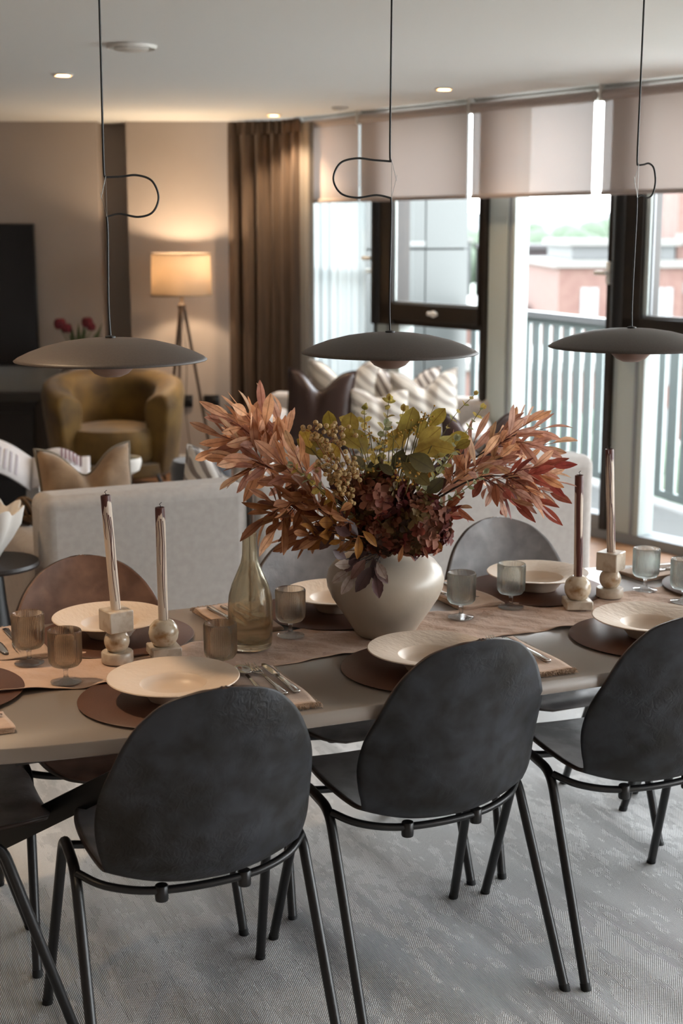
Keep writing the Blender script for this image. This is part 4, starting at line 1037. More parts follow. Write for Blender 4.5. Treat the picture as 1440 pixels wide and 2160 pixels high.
def candle(u, v, z, L_, label, m, lean=0, ang=0, drips=()):
    t = thing('taper_candle', label, 'candle', TW(u, v, z)); t.rotation_euler = (0, -lean, TH*0)
    MB().lathe([(0, 0), (.0112, 0), (.0112, L_-.004), (.0106, L_-.001), (.009, L_-.0005), (.007, L_-.003), (0, L_-.004)], 28).build('wax', m, t, angle=50)
    MB().tube(catmull([(0, 0, L_-.005), (.001, 0, L_+.003), (-.001, 0, L_+.006), (.004, 0, L_+.010)], 4), .0007, 6).build('wick', M_wick, t)
    for (a, z1, z0, r0) in drips:
        a = math.radians(a); P = []
        for k in range(9):
            q = k/8; zz_ = z1 + (z0-z1)*q; aa = a + .12*math.sin(k*1.1+a)
            P.append((.0112*math.cos(aa), .0112*math.sin(aa), zz_))
        MB().tube(P, [r0*(1-.5*i/8) for i in range(9)], 6).build('wax_drip', M_drip, t)
def cube_holder(u, v, label, m1=M_stone, s=.058, ang=.35):
    t = thing('candle_holder', label, 'candle holder', TW(u, v, TT+.0058), ang, 'stone candle holders')
    MB().lathe([(0, 0), (.034, 0), (.0355, .002), (.0355, .022), (.0335, .0245), (0, .025)], 40).build('disc_base', m1, t, angle=40)
    MB().sphere((0, 0, .0475), .0285, 28).build('ball', M_onyx, t)
    q = MB().box((-s/2, -s/2, .072), (s/2, s/2, .072+s*.84)).build('cube', m1, t, smooth=True, angle=30); q.modifiers.new('bevel', 'BEVEL').width = .0022
    return TT+.0058+.072+s*.84
def ball_holder(u, v, label, ang=.35, br=.0335):
    t = thing('candle_holder', label, 'candle holder', TW(u, v, TT+.0058), ang, 'stone candle holders')
    q = MB().box((-.034, -.034, 0), (.034, .034, .022)).build('square_base', M_stone, t, smooth=True, angle=30); q.modifiers.new('bevel', 'BEVEL').width = .0022
    MB().lathe([(.016, .020), (.024, .024), (.032, .038), (.0342, .052), (.031, .067), (.022, .078), (.0135, .082), (.0125, .082), (.0, .080)], 40).build('ball', M_onyx, t, angle=60)
    return TT+.0058+.081
z = cube_holder(-.646, .04, 'stone candle holder with disc, ball and cube on the left', ang=.62); candle(-.646, .04, z, .258, 'tall cream candle with a dipped brown top, leftmost and slightly leaning', candle_mat('candle_wax_left', .258, -.10, .3), .058, 0, ((-75, .22, .02, .0011), (-60, .215, .09, .0013), (-40, .21, .0, .0010), (-120, .215, .16, .001)))
z = ball_holder(-.535, .052, 'stone candle holder with ball on a square base on the left'); candle(-.535, .052, z, .260, 'cream candle with a dipped brown top, second from the left', candle_mat('candle_wax_second', .260, -.11, 1.7), .004, 0, ((-100, .23, .13, .0010), (-70, .235, .03, .0013), (-50, .23, .0, .0009), (-140, .23, .17, .0009)))
z = ball_holder(.553, .042, 'stone candle holder with ball on a square base on the right', ang=.05); candle(.553, .042, z, .262, 'mostly brown candle in the right ball holder', candle_mat('candle_wax_brown', .262, .13, 2.9), .02, 0, ((-60, .10, .0, .0012),))
z = cube_holder(.691, .103, 'stone candle holder with disc, ball and cube on the right', s=.058, ang=.95); candle(.691, .103, z, .272, 'tall candle streaked brown and cream, rightmost', candle_mat('candle_wax_streaked', .272, -.0, 4.4), .052, 0, ((-110, .27, .0, .0014), (-90, .26, .12, .0016), (-75, .13, .0, .0011)))
# ------------------------------------------------------------------ napkins and cutlery
M_nap = mat('napkin_linen', 'CBB09B', .9, .2, col2='BA9E89', nscale=30, bump=(300, .4), sheen=.2)
M_fringe = mat('napkin_fringe', 'AD9785', .95, .1)
M_steel = mat('steel', 'C9C6C2', .14, .5, 1.0)
def napkin(u, v, label, ang=0, w_=.125, l_=.27, z=0, fr=1):
    t = thing('napkin', label, 'napkin', TW(u, v, TT+.0005+z), TH+ang, 'folded fringed linen napkins')
    r = random.Random(int((u+2)*100))
    for k in range(4):
        nx, ny = 14, 26; vv = []; f = []; ww = w_ - .002*k; off = .0012*k
        for j in range(ny+1):
            for i in range(nx+1):
                x = -ww/2 + ww*i/nx; y = -l_/2 + l_*j/ny
                h = .0031 + .0026*k + .0005*math.sin(x*60+k) + .0005*math.sin(y*40+2*k)
                vv.append((x + off*math.sin(y*30+k), y + off*math.sin(x*40), h))
        W = nx+1
        for j in range(ny):
            for i in range(nx): f.append((j*W+i, j*W+i+1, (j+1)*W+i+1, (j+1)*W+i))
        MB().add(vv, f).build('fold', M_nap, t, solid=.0022)
    e = MB()
    for k in range(4):
        for i in range(64):
            x = -w_/2 + w_*i/63; y = -l_/2*fr; z0 = .002 + .0026*k; q = -fr
            a = r.uniform(-.003, .003); ln = r.uniform(.004, .010)
            e.tube([(x, y, z0), (x+a, y+q*ln*.6, z0+r.uniform(-.001, .003)), (x+a*2, y+q*ln, max(.0009, z0-r.uniform(-.001, .003)))], .0009, 3, cap=False)
        for i in range(50):
            y = -l_/2 + l_*i/49; x = w_/2; z0 = .002+.0026*k
            e.tube([(x, y, z0), (x+r.uniform(.001, .0035), y+r.uniform(-.002, .002), z0-.0004)], .0006, 3, cap=False)
    o = e.build('fringe', M_fringe, t); o['kind'] = 'stuff'
    return t
def flat_strip(pts, name, m, par=None, th_=.002):
    """pts: (y, half width, z, optional crown)"""
    v = []; f = []
    n = 4
    for (y, hw, z, cr_) in pts:
        for k in range(n+1):
            s = -1+2*k/n; v.append((hw*s, y, z - cr_*(s*s)))
    for i in range(len(pts)-1):
        for k in range(n): f.append((i*(n+1)+k, i*(n+1)+k+1, (i+1)*(n+1)+k+1, (i+1)*(n+1)+k))
    return MB().add(v, f).build(name, m, par, solid=th_, angle=70)
def cutlery(kind, u, v, label, ang=0, z=.0142):
    t = thing('table_'+kind, label, kind, TW(u, v, TT+z), TH+ang, 'steel cutlery on the napkins')
    if kind == 'knife':
        flat_strip([(-.10, .006, .0035, .001), (-.096, .0085, .0045, .0015), (-.05, .0078, .005, .0015), (.0, .0062, .005, .0015), (.018, .0055, .0048, .001)], 'handle', M_steel, t, .004)
        flat_strip([(.016, .0055, .004, .0), (.03, .0095, .0035, 0), (.07, .0095, .003, 0), (.095, .008, .0028, 0), (.110, .003, .0026, 0)], 'blade', M_steel, t, .0012)
    elif kind == 'fork':
        flat_strip([(-.10, .0055, .003, .001), (-.096, .008, .0035, .001), (-.05, .006, .005, .001), (.0, .004, .007, .001), (.03, .0035, .008, .0005)], 'handle', M_steel, t, .0028)
        flat_strip([(.028, .0035, .008, 0), (.042, .0095, .0065, .001), (.058, .0122, .005, .0015)], 'neck', M_steel, t, .0018)
        for k in range(4):
            x = -.0102 + .0068*k
            MB().tube([(x, .056, .005), (x, .075, .0045), (x*.97, .095, .0075), (x*.95, .104, .0105)], [.0016, .0015, .0012, .0007], 6).build('tine', M_steel, t)
    else:
        flat_strip([(-.10, .0055, .003, .001), (-.096, .008, .0035, .001), (-.05, .006, .005, .001), (.0, .004, .007, .001), (.035, .0035, .008, .0005)], 'handle', M_steel, t, .0028)
        v_ = []; f_ = []; n = 20; kk = 6
        for i in range(kk+1):
            q = i/kk
            for j in range(n):
                a = 2*math.pi*j/n; rx = .020*q*(1 + .0*math.sin(a)); ry = .030*q
                v_.append((rx*math.cos(a)*(1-.12*math.sin(a)), .062 + ry*math.sin(a), .0028 + .0085*q*q))
        for i in range(kk):
            for j in range(n): f_.append((i*n+j, i*n+(j+1) % n, (i+1)*n+(j+1) % n, (i+1)*n+j))
        MB().add(v_, f_).build('bowl', M_steel, t, solid=.0011, merge=True)
    return t
napkin(-.405, -.275, 'linen napkin with a fringed edge right of the near left plate'); 
cutlery('spoon', -.430, -.245, 'round bowled spoon on the napkin behind the near left chair', -.04); cutlery('fork', -.395, -.245, 'steel fork between spoon and knife right of the near left plate', .03); cutlery('knife', -.365, -.245, 'steel knife right of the fork by the near left plate', .0)
napkin(.195, -.28, 'linen napkin with a fringed edge right of the near middle plate', 0, .13)
cutlery('spoon', .155, -.29, 'spoon mostly hidden behind the near middle chair', .0); cutlery('fork', .187, -.262, 'steel fork on the napkin right of the near middle chair', -.0); cutlery('knife', .225, -.262, 'steel knife on the napkin right of the near middle chair', .0)
napkin(-.84, .272, 'folded linen napkin behind the leftmost glasses', math.pi+.05, .13, .26); cutlery('knife', -.875, .275, 'knife on the napkin at the left edge', math.pi+.05); cutlery('fork', -.835, .275, 'fork on the napkin behind the leftmost glass', math.pi)
napkin(-.285, .272, 'folded linen napkin seen through the olive bottle', math.pi+.1, .13, .26); cutlery('knife', -.315, .275, 'knife seen through the olive bottle', math.pi+.1); cutlery('fork', -.28, .275, 'fork seen through the olive bottle', math.pi+.1); cutlery('spoon', -.25, .275, 'spoon seen through the olive bottle', math.pi+.1)
napkin(.33, .272, 'folded linen napkin behind the grey glasses right of the vase', math.pi+.05, .13, .26); cutlery('knife', .285, .275, 'knife behind the grey glass beside the vase', math.pi+.05); cutlery('fork', .335, .275, 'fork behind the grey glasses right of the vase', math.pi-.06)
napkin(.99, .285, 'linen napkin at the right head of the table', math.pi*.5+.1, .12, .24); cutlery('knife', 1.0, .27, 'knife on the napkin at the right edge behind the pale glasses', math.pi*.5+.1); cutlery('fork', .99, .305, 'fork on the napkin at the right edge behind the pale glasses', math.pi*.5+.1)
napkin(-1.06, -.268, 'linen napkin at the left edge below the placemat', -math.pi/2, .11, .24); cutlery('knife', -1.06, -.25, 'knife at the left edge below the placemat', -math.pi/2)

# ------------------------------------------------------------------ pendant lamps
M_pend = mat('pendant_shade', '4A423D', .5, .4, col2='443C37', nscale=260, contrast=(.4, .6)); M_pin = mat('pendant_inner_white', 'C4BDB5', .5)
M_bulbg = mat('pendant_diffuser', '7A645A', .45)
M_cord = mat('black_cable', '0A0A0A', .45); M_wire = mat('thin_steel_wire', '9A9A98', .3, metal=1)
def pendant(u, label, loop, zk1, zk2, za):
    t = thing('pendant_lamp', label, 'pendant lamp', TW(u, 0, 0), TH, 'disc pendant lamps over the table')
    R = .203; zr = za - .046
    prof = [(R, zr), (R*.96, zr+.006), (R*.85, zr+.0165), (R*.7, zr+.0275), (R*.5, zr+.0375), (R*.3, zr+.0435), (R*.12, zr+.0458), (.0, zr+.046)]
    b = MB().lathe(prof, 96); b.f = [q for q in b.f if len(q) == 4]
    b.build('shade', [M_pend, M_pin], t, angle=80, solid=.002, merge=True).modifiers['solid'].offset = -1
    MB().lathe([(0, zr+.0455), (.011, zr+.0455), (.011, zr+.049), (.003, zr+.051), (0, zr+.051)], 20).build('cap', M_cord, t)
    MB().lathe([(0, zr-.038), (.02, zr-.036), (.036, zr-.029), (.048, zr-.017), (.053, zr-.003), (.05, zr+.010), (.03, zr+.02), (.02, zr+.036), (0, zr+.04)], 40).build('diffuser', M_bulbg, t)
    lx = loop
    low = [(0, 0, zr+.05), (-.002, 0, zr+.12), (.001, 0, zk2-.04), (.0, 0, zk2)]
    lp = [(0, 0, zk2), (lx*.25, 0, zk2+.006), (lx*.6, 0, zk2+.000), (lx*.88, 0, zk2+.010), (lx, 0, (zk1+zk2)/2), (lx*.88, 0, zk1-.008), (lx*.6, 0, zk1+.003), (lx*.3, 0, zk1), (0.0, 0, zk1-.002)]
    up = [(0, 0, zk1), (-.003, 0, zk1+.02), (-.002, 0, zk1+.2), (-.001, 0, 2.2), (0, 0, CEIL)]
    for nm, P in (('cord', catmull(low, 6)), ('cord_loop', catmull(lp, 8)), ('cord', catmull(up, 6))): MB().tube(P, .0023, 8).build(nm, M_cord, t)
    MB().tube([(0, -.003, zk2), (0, -.003, zk1)], .0006, 5).build('tie_wire', M_wire, t)
    sg = -1 if lx > 0 else 1
    MB().tube([(0, -.003, zk1), (sg*.012, -.004, zk1-.045)], .0006, 5).build('tie_wire', M_wire, t); MB().tube([(0, -.003, zk2), (sg*.013, -.004, zk2+.05)], .0006, 5).build('tie_wire', M_wire, t)
    MB().lathe([(0, CEIL-.03), (.045, CEIL-.03), (.05, CEIL-.026), (.05, CEIL), (0, CEIL)], 32).build('ceiling_rose', M_cord, t)
pendant(-.649, 'left disc pendant lamp above the leftmost candles', .112, 1.775, 1.693, 1.443)
pendant(.001, 'middle disc pendant lamp directly above the vase', -.140, 1.819, 1.737, 1.437)
pendant(.657, 'right disc pendant lamp cut off by the edge of the photo', .052, 1.822, 1.744, 1.430)
# ================================================================== THE BOUQUET
def leaf_mesh(name, wr, m, fold=.25, curl=.18, nn=7, tipp=1.0, serr=0, pw=.85):
    """unit leaf along +y, folded along its midrib"""
    v = []; f = []
    for i in range(nn+1):
        t = i/nn; w_ = wr*.5*(math.sin(math.pi*min(t**tipp, 1)))**pw
        if serr and i % 2: w_ *= 1+serr
        w_ = max(w_, .012)
        zc = -curl*t*t
        v += [(-w_, t, zc + fold*w_), (0, t, zc), (w_, t, zc + fold*w_)]
    for i in range(nn):
        for k in (0, 1): f.append((i*3+k, i*3+k+1, (i+1)*3+k+1, (i+1)*3+k))
    return MB().add(v, f).mesh(name, m, True, 180)
def orient(d, n):
    y = d.normalized(); z = (n - y*n.dot(y)); z = z.normalized() if z.length > 1e-4 else Vector((0, 0, 1)).cross(y).normalized()
    x = y.cross(z); return Matrix((x, y, z)).transposed().to_4x4()
RL = random.Random(21)
def put_leaf(par, mesh, p, d, n, L_, name='leaf'):
    o = bpy.data.objects.new(name, mesh); COL.objects.link(o); o.parent = par
    o.matrix_local = Matrix.Translation(p - BASE) @ orient(d, n) @ Matrix.Diagonal((L_, L_, L_, 1))
    return o
BASE = TW(0, .016, TT+.18)
MOUTH = Vector((BASE.x, BASE.y, TT+.19))
def rv(s=1): return Vector((RL.uniform(-s, s), RL.uniform(-s, s), RL.uniform(-s, s)))
T_ = .38
M_peach = mat('leaf_peach', 'B87858', .55, .3, rand=['E6B890', 'D29C76', 'EECBAA', 'DCAC8E', 'C08A62', 'DABAA8'], transl=T_)
M_rust = mat('leaf_rust', '8A5034', .55, .3, rand=['97623F', '7C4A32', 'AA7852', '8A5A46', 'B08058', '70482F'], transl=T_)
M_pink = mat('leaf_pink', 'B5806E', .55, .3, rand=['C49684', 'AF7E6A', 'D0AC9C', 'B48476', 'C2A07C', 'A2705F'], transl=T_)
M_crim = mat('leaf_crimson', '6E2F2C', .5, .4, rand=['843634', 'A05444', '6A2A26', 'A86A50'], transl=T_)
M_euc = mat('leaf_eucalyptus', 'A39A5C', .6, .3, rand=['B8AC60', 'CCB866', '9EA26C', 'D0C288', 'BCA24C'], transl=T_)
M_eucg = mat('leaf_sage', '9AA080', .6, .3, rand=['98A080', 'AAAE8C', '80896A', 'B4B294'], transl=T_)
M_mag = mat('leaf_olive', '857432', .5, .4, rand=['B09A48', '867630', 'C6AC5C', '74662C', 'B99C48'], transl=.3)
M_plum = mat('leaf_plum', '3A2123', .42, .5, rand=['3A2123', '55393A', '2C1718', '6B4B44', '4A2A1E'], transl=.12)
M_sil = mat('leaf_silver', '9C8F88', .45, .5, rand=['9C8F88', '8A7A74', 'ADA29A'], transl=.15)
M_amb = mat('leaf_amber', '8A5A28', .5, .3, rand=['8A5A28', '9C6E30', '6E3F1E'], transl=.35)
M_hyd = mat('petal_burgundy', '4E2022', .6, .3, rand=['5E2624', '38191A', '74382E', '5F3826', '96604C', '34221A', '5E4A28', '6C2622'], transl=.3)
M_stemr = mat('stem_red', '6E2E1E', .5); M_stemd = mat('stem_dark', '2C1C18', .6); M_stemg = mat('stem_olive', '6E6636', .6); M_stemo = mat('stem_orange', '94562C', .6)
def LM(tag_, wr, m, **k): return [leaf_mesh('leaf', wr*s, m, fold=fo, curl=cu, **k) for s, fo, cu in ((1, .3, .10), (.9, .5, .25), (1.08, .15, -.12), (.95, .4, .02))]
L_peach = LM('p', .29, M_peach, tipp=1.35, pw=.72); L_rust = LM('r', .29, M_rust, tipp=1.35, pw=.72); L_pink = LM('k', .27, M_pink, tipp=1.3, pw=.72); L_crim = LM('c', .34, M_crim)
L_euc = LM('e', .72, M_euc, nn=5, pw=.6); L_sage = LM('s', .70, M_eucg, nn=5); L_mag = LM('m', .60, M_mag, tipp=1.25, pw=.6); L_plum = LM('d', .46, M_plum, nn=10, serr=.10); L_sil = LM('v', .46, M_sil, nn=10, serr=.10); L_amb = LM('a', .44, M_amb)
GB = 'stems of the bouquet in the cream vase'
def stem_thing(name, label, cat='foliage'):
    t = thing(name, label, cat, BASE, 0, GB); return t
def local(P): return [p - BASE for p in P]
CENT = fly(810, 1060, 3.28)
def leafy(label, main, ends, sets, L_, n, dY=(-.10, .10), spread=.75, msize=.0032, name='leafy_branch', start=.2):
    t = stem_thing(name, label)
    P = catmull([MOUTH + Vector((0, 0, -.10)), MOUTH] + [fly(x, y, Y) for x, y, Y in main], 8)
    MB().tube(local(P), [msize*(1-.6*i/len(P)) for i in range(len(P))], 7).build('stem', M_stemd, t)
    twigs = MB()
    for (x, y) in ends:
        e = fly(x, y, main[-1][2] + RL.uniform(*dY))
        # leave the main stem at its nearest inner point
        i0 = min(range(10, len(P)), key=lambda i: (P[i]-e).length + .25*abs(i/len(P)-.6)*.1)
        i0 = max(10, i0 - 5); a = P[i0]; dirn = (e-a)
        mid = a + dirn*.5 + Vector((0, RL.uniform(-.01, .01), .012*RL.uniform(-1, 1)))
        Q = catmull([a, mid, e], 5); twigs.tube(local(Q), [.0014*(1-.5*i/len(Q)) for i in range(len(Q))], 5)
        ax = (Q[-1]-Q[-3]).normalized(); lat0 = ax.cross(rv().normalized()).normalized()
        for k in range(n):
            s = start + (1-start)*(k/(n-1)) if n > 1 else 1
            idx = min(int(s*(len(Q)-1)), len(Q)-1); p = Q[idx]
            ang = k*2.4 + RL.uniform(-.4, .4)
            lat = (Quaternion(ax, ang) @ lat0); sp_ = spread*(1.25 - .85*s) if k < n-1 else .08
            d = (ax + lat*sp_*1.3 + rv(.12)).normalized()
            nn_ = (lat.cross(d).cross(d)*-1 + Vector((0, -.7, .6)) + rv(.5))
            LL = L_*RL.uniform(.85, 1.22)*(1 - .15*abs(s-.6))
            ms_ = sets[min(int(RL.random()*len(sets)), len(sets)-1)]
            put_leaf(t, RL.choice(ms_), p, d, nn_, LL)
    twigs.build('twigs', M_stemr, t)
    return t
leafy('peach leaved branch reaching out to the upper left of the bouquet', [(765, 1095, 3.26), (660, 1020, 3.24), (580, 960, 3.24), (520, 920, 3.24)],
      [(480, 880), (515, 868), (555, 862), (590, 880), (465, 918), (462, 945), (500, 905), (530, 895), (545, 915)], [L_peach, L_peach, L_peach, L_pink], .078, 8)
leafy('peach and rust leaved branch at the middle left of the bouquet', [(765, 1100, 3.22), (680, 1040, 3.20), (600, 1000, 3.20), (540, 975, 3.20)],
      [(490, 968), (515, 1000), (560, 930), (600, 915), (620, 950), (560, 1010), (590, 975), (640, 985), (535, 945), (610, 1010), (650, 1020)], [L_peach, L_peach, L_rust, L_pink], .074, 8)
leafy('rust leaved branch reaching out to the lower left of the bouquet', [(775, 1120, 3.24), (700, 1085, 3.22), (640, 1065, 3.2), (590, 1070, 3.2)],
      [(570, 1055), (560, 1095), (580, 1118), (615, 1130), (640, 1090), (655, 1045), (610, 1060), (680, 1120), (660, 1075), (600, 1085)], [L_rust, L_rust, L_peach], .074, 8)
leafy('rust leaved branch low on the left, pointing down towards the bottle', [(775, 1135, 3.18), (710, 1115, 3.14), (660, 1110, 3.14)],
      [(625, 1140), (655, 1130), (690, 1085), (705, 1060), (720, 1100)], [L_rust, L_rust, L_amb], .066, 6)
leafy('pink peach leaved branch reaching out to the upper right of the bouquet', [(850, 1095, 3.34), (930, 1020, 3.36), (1010, 960, 3.38), (1090, 915, 3.38)],
      [(1068, 905), (1090, 890), (1120, 888), (1145, 905), (1165, 935), (1130, 940), (1095, 945), (1050, 940)], [L_pink, L_pink, L_peach], .070, 7)
leafy('pink leaved branch in the right middle of the bouquet', [(850, 1100, 3.30), (930, 1040, 3.30), (1000, 990, 3.32), (1060, 965, 3.32)],
      [(1000, 930), (1020, 960), (1060, 960), (1090, 985), (970, 960), (960, 1000), (1010, 1000), (1120, 975), (1040, 985)], [L_pink, L_pink, L_peach], .068, 7)
leafy('pink and crimson leaved branch drooping at the right end of the bouquet', [(850, 1105, 3.30), (940, 1040, 3.28), (1020, 1005, 3.28), (1110, 1010, 3.28)],
      [(1165, 985), (1168, 1015), (1160, 1040), (1130, 1050), (1105, 1045), (1150, 1000), (1120, 1020), (1080, 1030), (1140, 1065)], [L_pink, L_pink, L_peach, L_crim], .066, 7)
leafy('thin pink leaved branch hanging below the right middle of the bouquet', [(860, 1100, 3.26), (950, 1035, 3.24), (1010, 1010, 3.24), (1050, 1030, 3.24)],
      [(1030, 1035), (1060, 1065), (1085, 1060), (1070, 1045)], [L_pink, L_crim], .058, 5, spread=.6)
leafy('short lilac leaved branch right of the hydrangea heads', [(870, 1120, 3.24), (930, 1090, 3.22), (960, 1075, 3.2)], [(965, 1072), (950, 1060), (940, 1085)], [L_pink, L_crim], .05, 5)
# eucalyptus sprays
def euc(label, pts, sets, L_=.026, gap=.018, st=.35, name='eucalyptus_spray'):
    t = stem_thing(name, label)
    P = catmull([MOUTH + Vector((0, 0, -.08)), MOUTH + rv(.015)] + [fly(x, y, Y) for x, y, Y in pts], 10)
    MB().tube(local(P), [.0018*(1-.6*i/len(P)) for i in range(len(P))], 6).build('stem', M_stemg, t)
    acc = 0; k = 0; n0 = int(len(P)*st)
    for i in range(n0, len(P)-1):
        acc += (P[i+1]-P[i]).length
        if acc > gap*(1-.35*i/len(P)):
            acc = 0; ax = (P[i+1]-P[i]).normalized(); lat = ax.cross(Vector((0, 1, 0))).normalized() if k % 2 else ax.cross(Vector((1, 0, .3))).normalized(); k += 1
            for s in (-1, 1):
                d = (lat*s*1.0 + ax*.55 + rv(.25)); put_leaf(t, RL.choice(RL.choice(sets)), P[i], d, ax + Vector((0, -.6, .3)) + rv(.5), L_*RL.uniform(.8, 1.2)*(1.15-.5*i/len(P)))
    for s in (-1, 0, 1): put_leaf(t, RL.choice(sets[0]), P[-1], (P[-1]-P[-3]).normalized() + rv(.5), Vector((0, -1, .3)) + rv(.4), L_*.7)
euc('yellow green eucalyptus spray standing up left of the centre of the bouquet', [(790, 1030, 3.26), (772, 940, 3.24), (768, 865, 3.22)], [L_euc])
euc('tallest yellow green eucalyptus spray in the centre of the bouquet', [(805, 1020, 3.22), (812, 930, 3.2), (820, 845, 3.2)], [L_euc], .024)
euc('yellow green eucalyptus spray right of the tallest one', [(815, 1020, 3.26), (840, 940, 3.26), (850, 868, 3.26)], [L_euc])
euc('thin eucalyptus spray arching up to the highest tip on the right', [(860, 1040, 3.3), (920, 940, 3.32), (960, 875, 3.34), (1000, 833, 3.34)], [L_euc], .018, .024)
euc('thin eucalyptus spray just below the highest one on the right', [(870, 1060, 3.26), (940, 980, 3.24), (980, 915, 3.24), (1015, 862, 3.24)], [L_euc, L_sage], .021)
euc('sage green eucalyptus spray pointing left over the berries', [(760, 1100, 3.16), (700, 1055, 3.12), (660, 1020, 3.10), (618, 985, 3.1)], [L_sage, L_euc], .024)
euc('sage green eucalyptus spray pointing right beyond the hydrangea', [(880, 1090, 3.2), (945, 1055, 3.18), (990, 1025, 3.18), (1020, 998, 3.18)], [L_sage], .022)
euc('sage green eucalyptus spray in the right middle of the bouquet', [(870, 1080, 3.2), (915, 1010, 3.18), (945, 960, 3.18), (960, 930, 3.18)], [L_sage, L_euc], .025)
euc('pale eucalyptus spray among the olive leaves at the centre', [(800, 1040, 3.18), (790, 985, 3.15), (800, 935, 3.14), (812, 900, 3.14)], [L_sage, L_euc], .030)
# broad olive leaves
def broad(label, lst, sets, L_=.055, name='broad_leaf_stem', ms=M_stemg, pull=.45):
    t = stem_thing(name, label); b = MB()
    for (x, y, Y, tx, ty, s) in lst:
        p = fly(x, y, Y); q = fly(tx, ty, Y - .01); d = q - p
        b.tube(local(catmull([MOUTH + rv(.02), MOUTH.lerp(p, .6) + Vector((0, 0, .01)), p], 5)), .0013, 5)
        put_leaf(t, RL.choice(RL.choice(sets)), p, d, Vector((0, -1, .35)) + rv(.45), d.length*s)
    b.build('stem', ms, t); return t
broad('broad olive leaves standing at the top left of the bouquet', [(705, 920, 3.2, 690, 868, 1), (735, 925, 3.22, 742, 868, 1.0), (655, 945, 3.2, 640, 900, 1), (690, 945, 3.18, 655, 915, 1), (668, 960, 3.22, 628, 925, 1), (760, 945, 3.16, 720, 915, 1), (716, 975, 3.2, 690, 935, 1), (745, 900, 3.26, 715, 880, 1), (770, 960, 3.2, 748, 905, 1), (700, 960, 3.24, 665, 955, 1)], [L_mag])
broad('broad olive leaves at the top right of the bouquet', [(850, 930, 3.2, 865, 862, 1.1), (880, 945, 3.18, 925, 905, 1.1), (870, 960, 3.16, 935, 930, 1), (905, 900, 3.22, 938, 862, 1), (850, 945, 3.22, 838, 890, 1), (900, 960, 3.2, 955, 925, 1), (880, 925, 3.24, 895, 880, 1), (910, 940, 3.14, 965, 950, .9), (820, 950, 3.2, 845, 905, 1), (940, 930, 3.22, 995, 918, .9), (960, 945, 3.2, 1000, 925, .8)], [L_mag, L_mag, L_euc])
broad('dark olive leaves in the heart of the bouquet above the hydrangea', [(860, 960, 3.1, 915, 990, 1.05), (850, 975, 3.1, 880, 1010, 1), (870, 990, 3.12, 905, 1025, 1), (835, 960, 3.12, 870, 985, 1), (800, 980, 3.14, 830, 1000, 1), (770, 990, 3.14, 745, 960, 1), (830, 990, 3.14, 850, 950, 1), (780, 1010, 3.16, 800, 965, 1), (900, 1040, 3.14, 935, 1010, 1), (730, 1030, 3.16, 705, 1000, 1)], [[leaf_mesh('leaf', .62, mat('leaf_dark_olive', '4E4620', .42, .5, rand=['4E4620', '3A3418', '66592A'], transl=.15))]])
# low dark serrated leaves hanging over the vase
broad('dark plum serrated leaves hanging over the front of the vase', [(788, 1178, 3.10, 800, 1262, .62), (782, 1195, 3.09, 748, 1252, .95), (790, 1195, 3.09, 822, 1235, .9), (770, 1180, 3.10, 740, 1222, 1), (760, 1175, 3.11, 725, 1205, 1), (792, 1210, 3.09, 800, 1265, .95), (775, 1165, 3.12, 735, 1180, 1), (730, 1180, 3.11, 700, 1160, 1)], [L_plum], ms=M_stemd)
broad('silvery undersided leaves hanging at the left of the vase', [(745, 1190, 3.11, 700, 1190, .9), (735, 1205, 3.11, 690, 1235, .8), (745, 1210, 3.1, 715, 1262, .85), (795, 1185, 3.08, 822, 1238, .7)], [L_sil], ms=M_stemd)
broad('dark serrated leaves pointing down at the left of the bouquet', [(700, 1105, 3.14, 655, 1140, 1), (700, 1120, 3.12, 643, 1165, .9), (705, 1125, 3.12, 672, 1165, .9), (740, 1130, 3.1, 705, 1110, 1), (720, 1140, 3.1, 690, 1150, .9), (750, 1150, 3.1, 700, 1160, .8), (755, 1130, 3.12, 720, 1090, .9)], [L_plum, L_plum, L_amb], ms=M_stemd)
broad('amber leaves hanging under the hydrangea heads', [(755, 1130, 3.08, 757, 1180, 1), (745, 1135, 3.09, 715, 1165, 1), (765, 1120, 3.08, 800, 1155, .9), (735, 1100, 3.1, 695, 1085, .9), (725, 1095, 3.1, 705, 1115, .9), (850, 1150, 3.1, 838, 1195, .8), (890, 1150, 3.1, 905, 1185, .8), (920, 1140, 3.12, 935, 1165, .8)], [L_amb, L_rust], ms=M_stemo)
# dense inner foliage
t = stem_thing('filler_branch', 'dense small rust and plum leaves in the dark heart of the bouquet'); b = MB()
for k in range(150):
    a = RL.uniform(0, 6.28); r = RL.uniform(.02, .095); z = RL.uniform(.93, 1.10)
    c = Vector((MOUTH.x + r*math.cos(a)*1.3, MOUTH.y + r*math.sin(a)*.8 + .01, z)); d = (c - MOUTH).normalized() + rv(.5)
    put_leaf(t, RL.choice(RL.choice([L_rust, L_plum, L_plum, L_amb])), c, d, rv(), RL.uniform(.035, .055))
    if k % 5 == 0: b.tube(local([MOUTH + rv(.02), c]), .0012, 5)
b.build('stem', M_stemd, t)
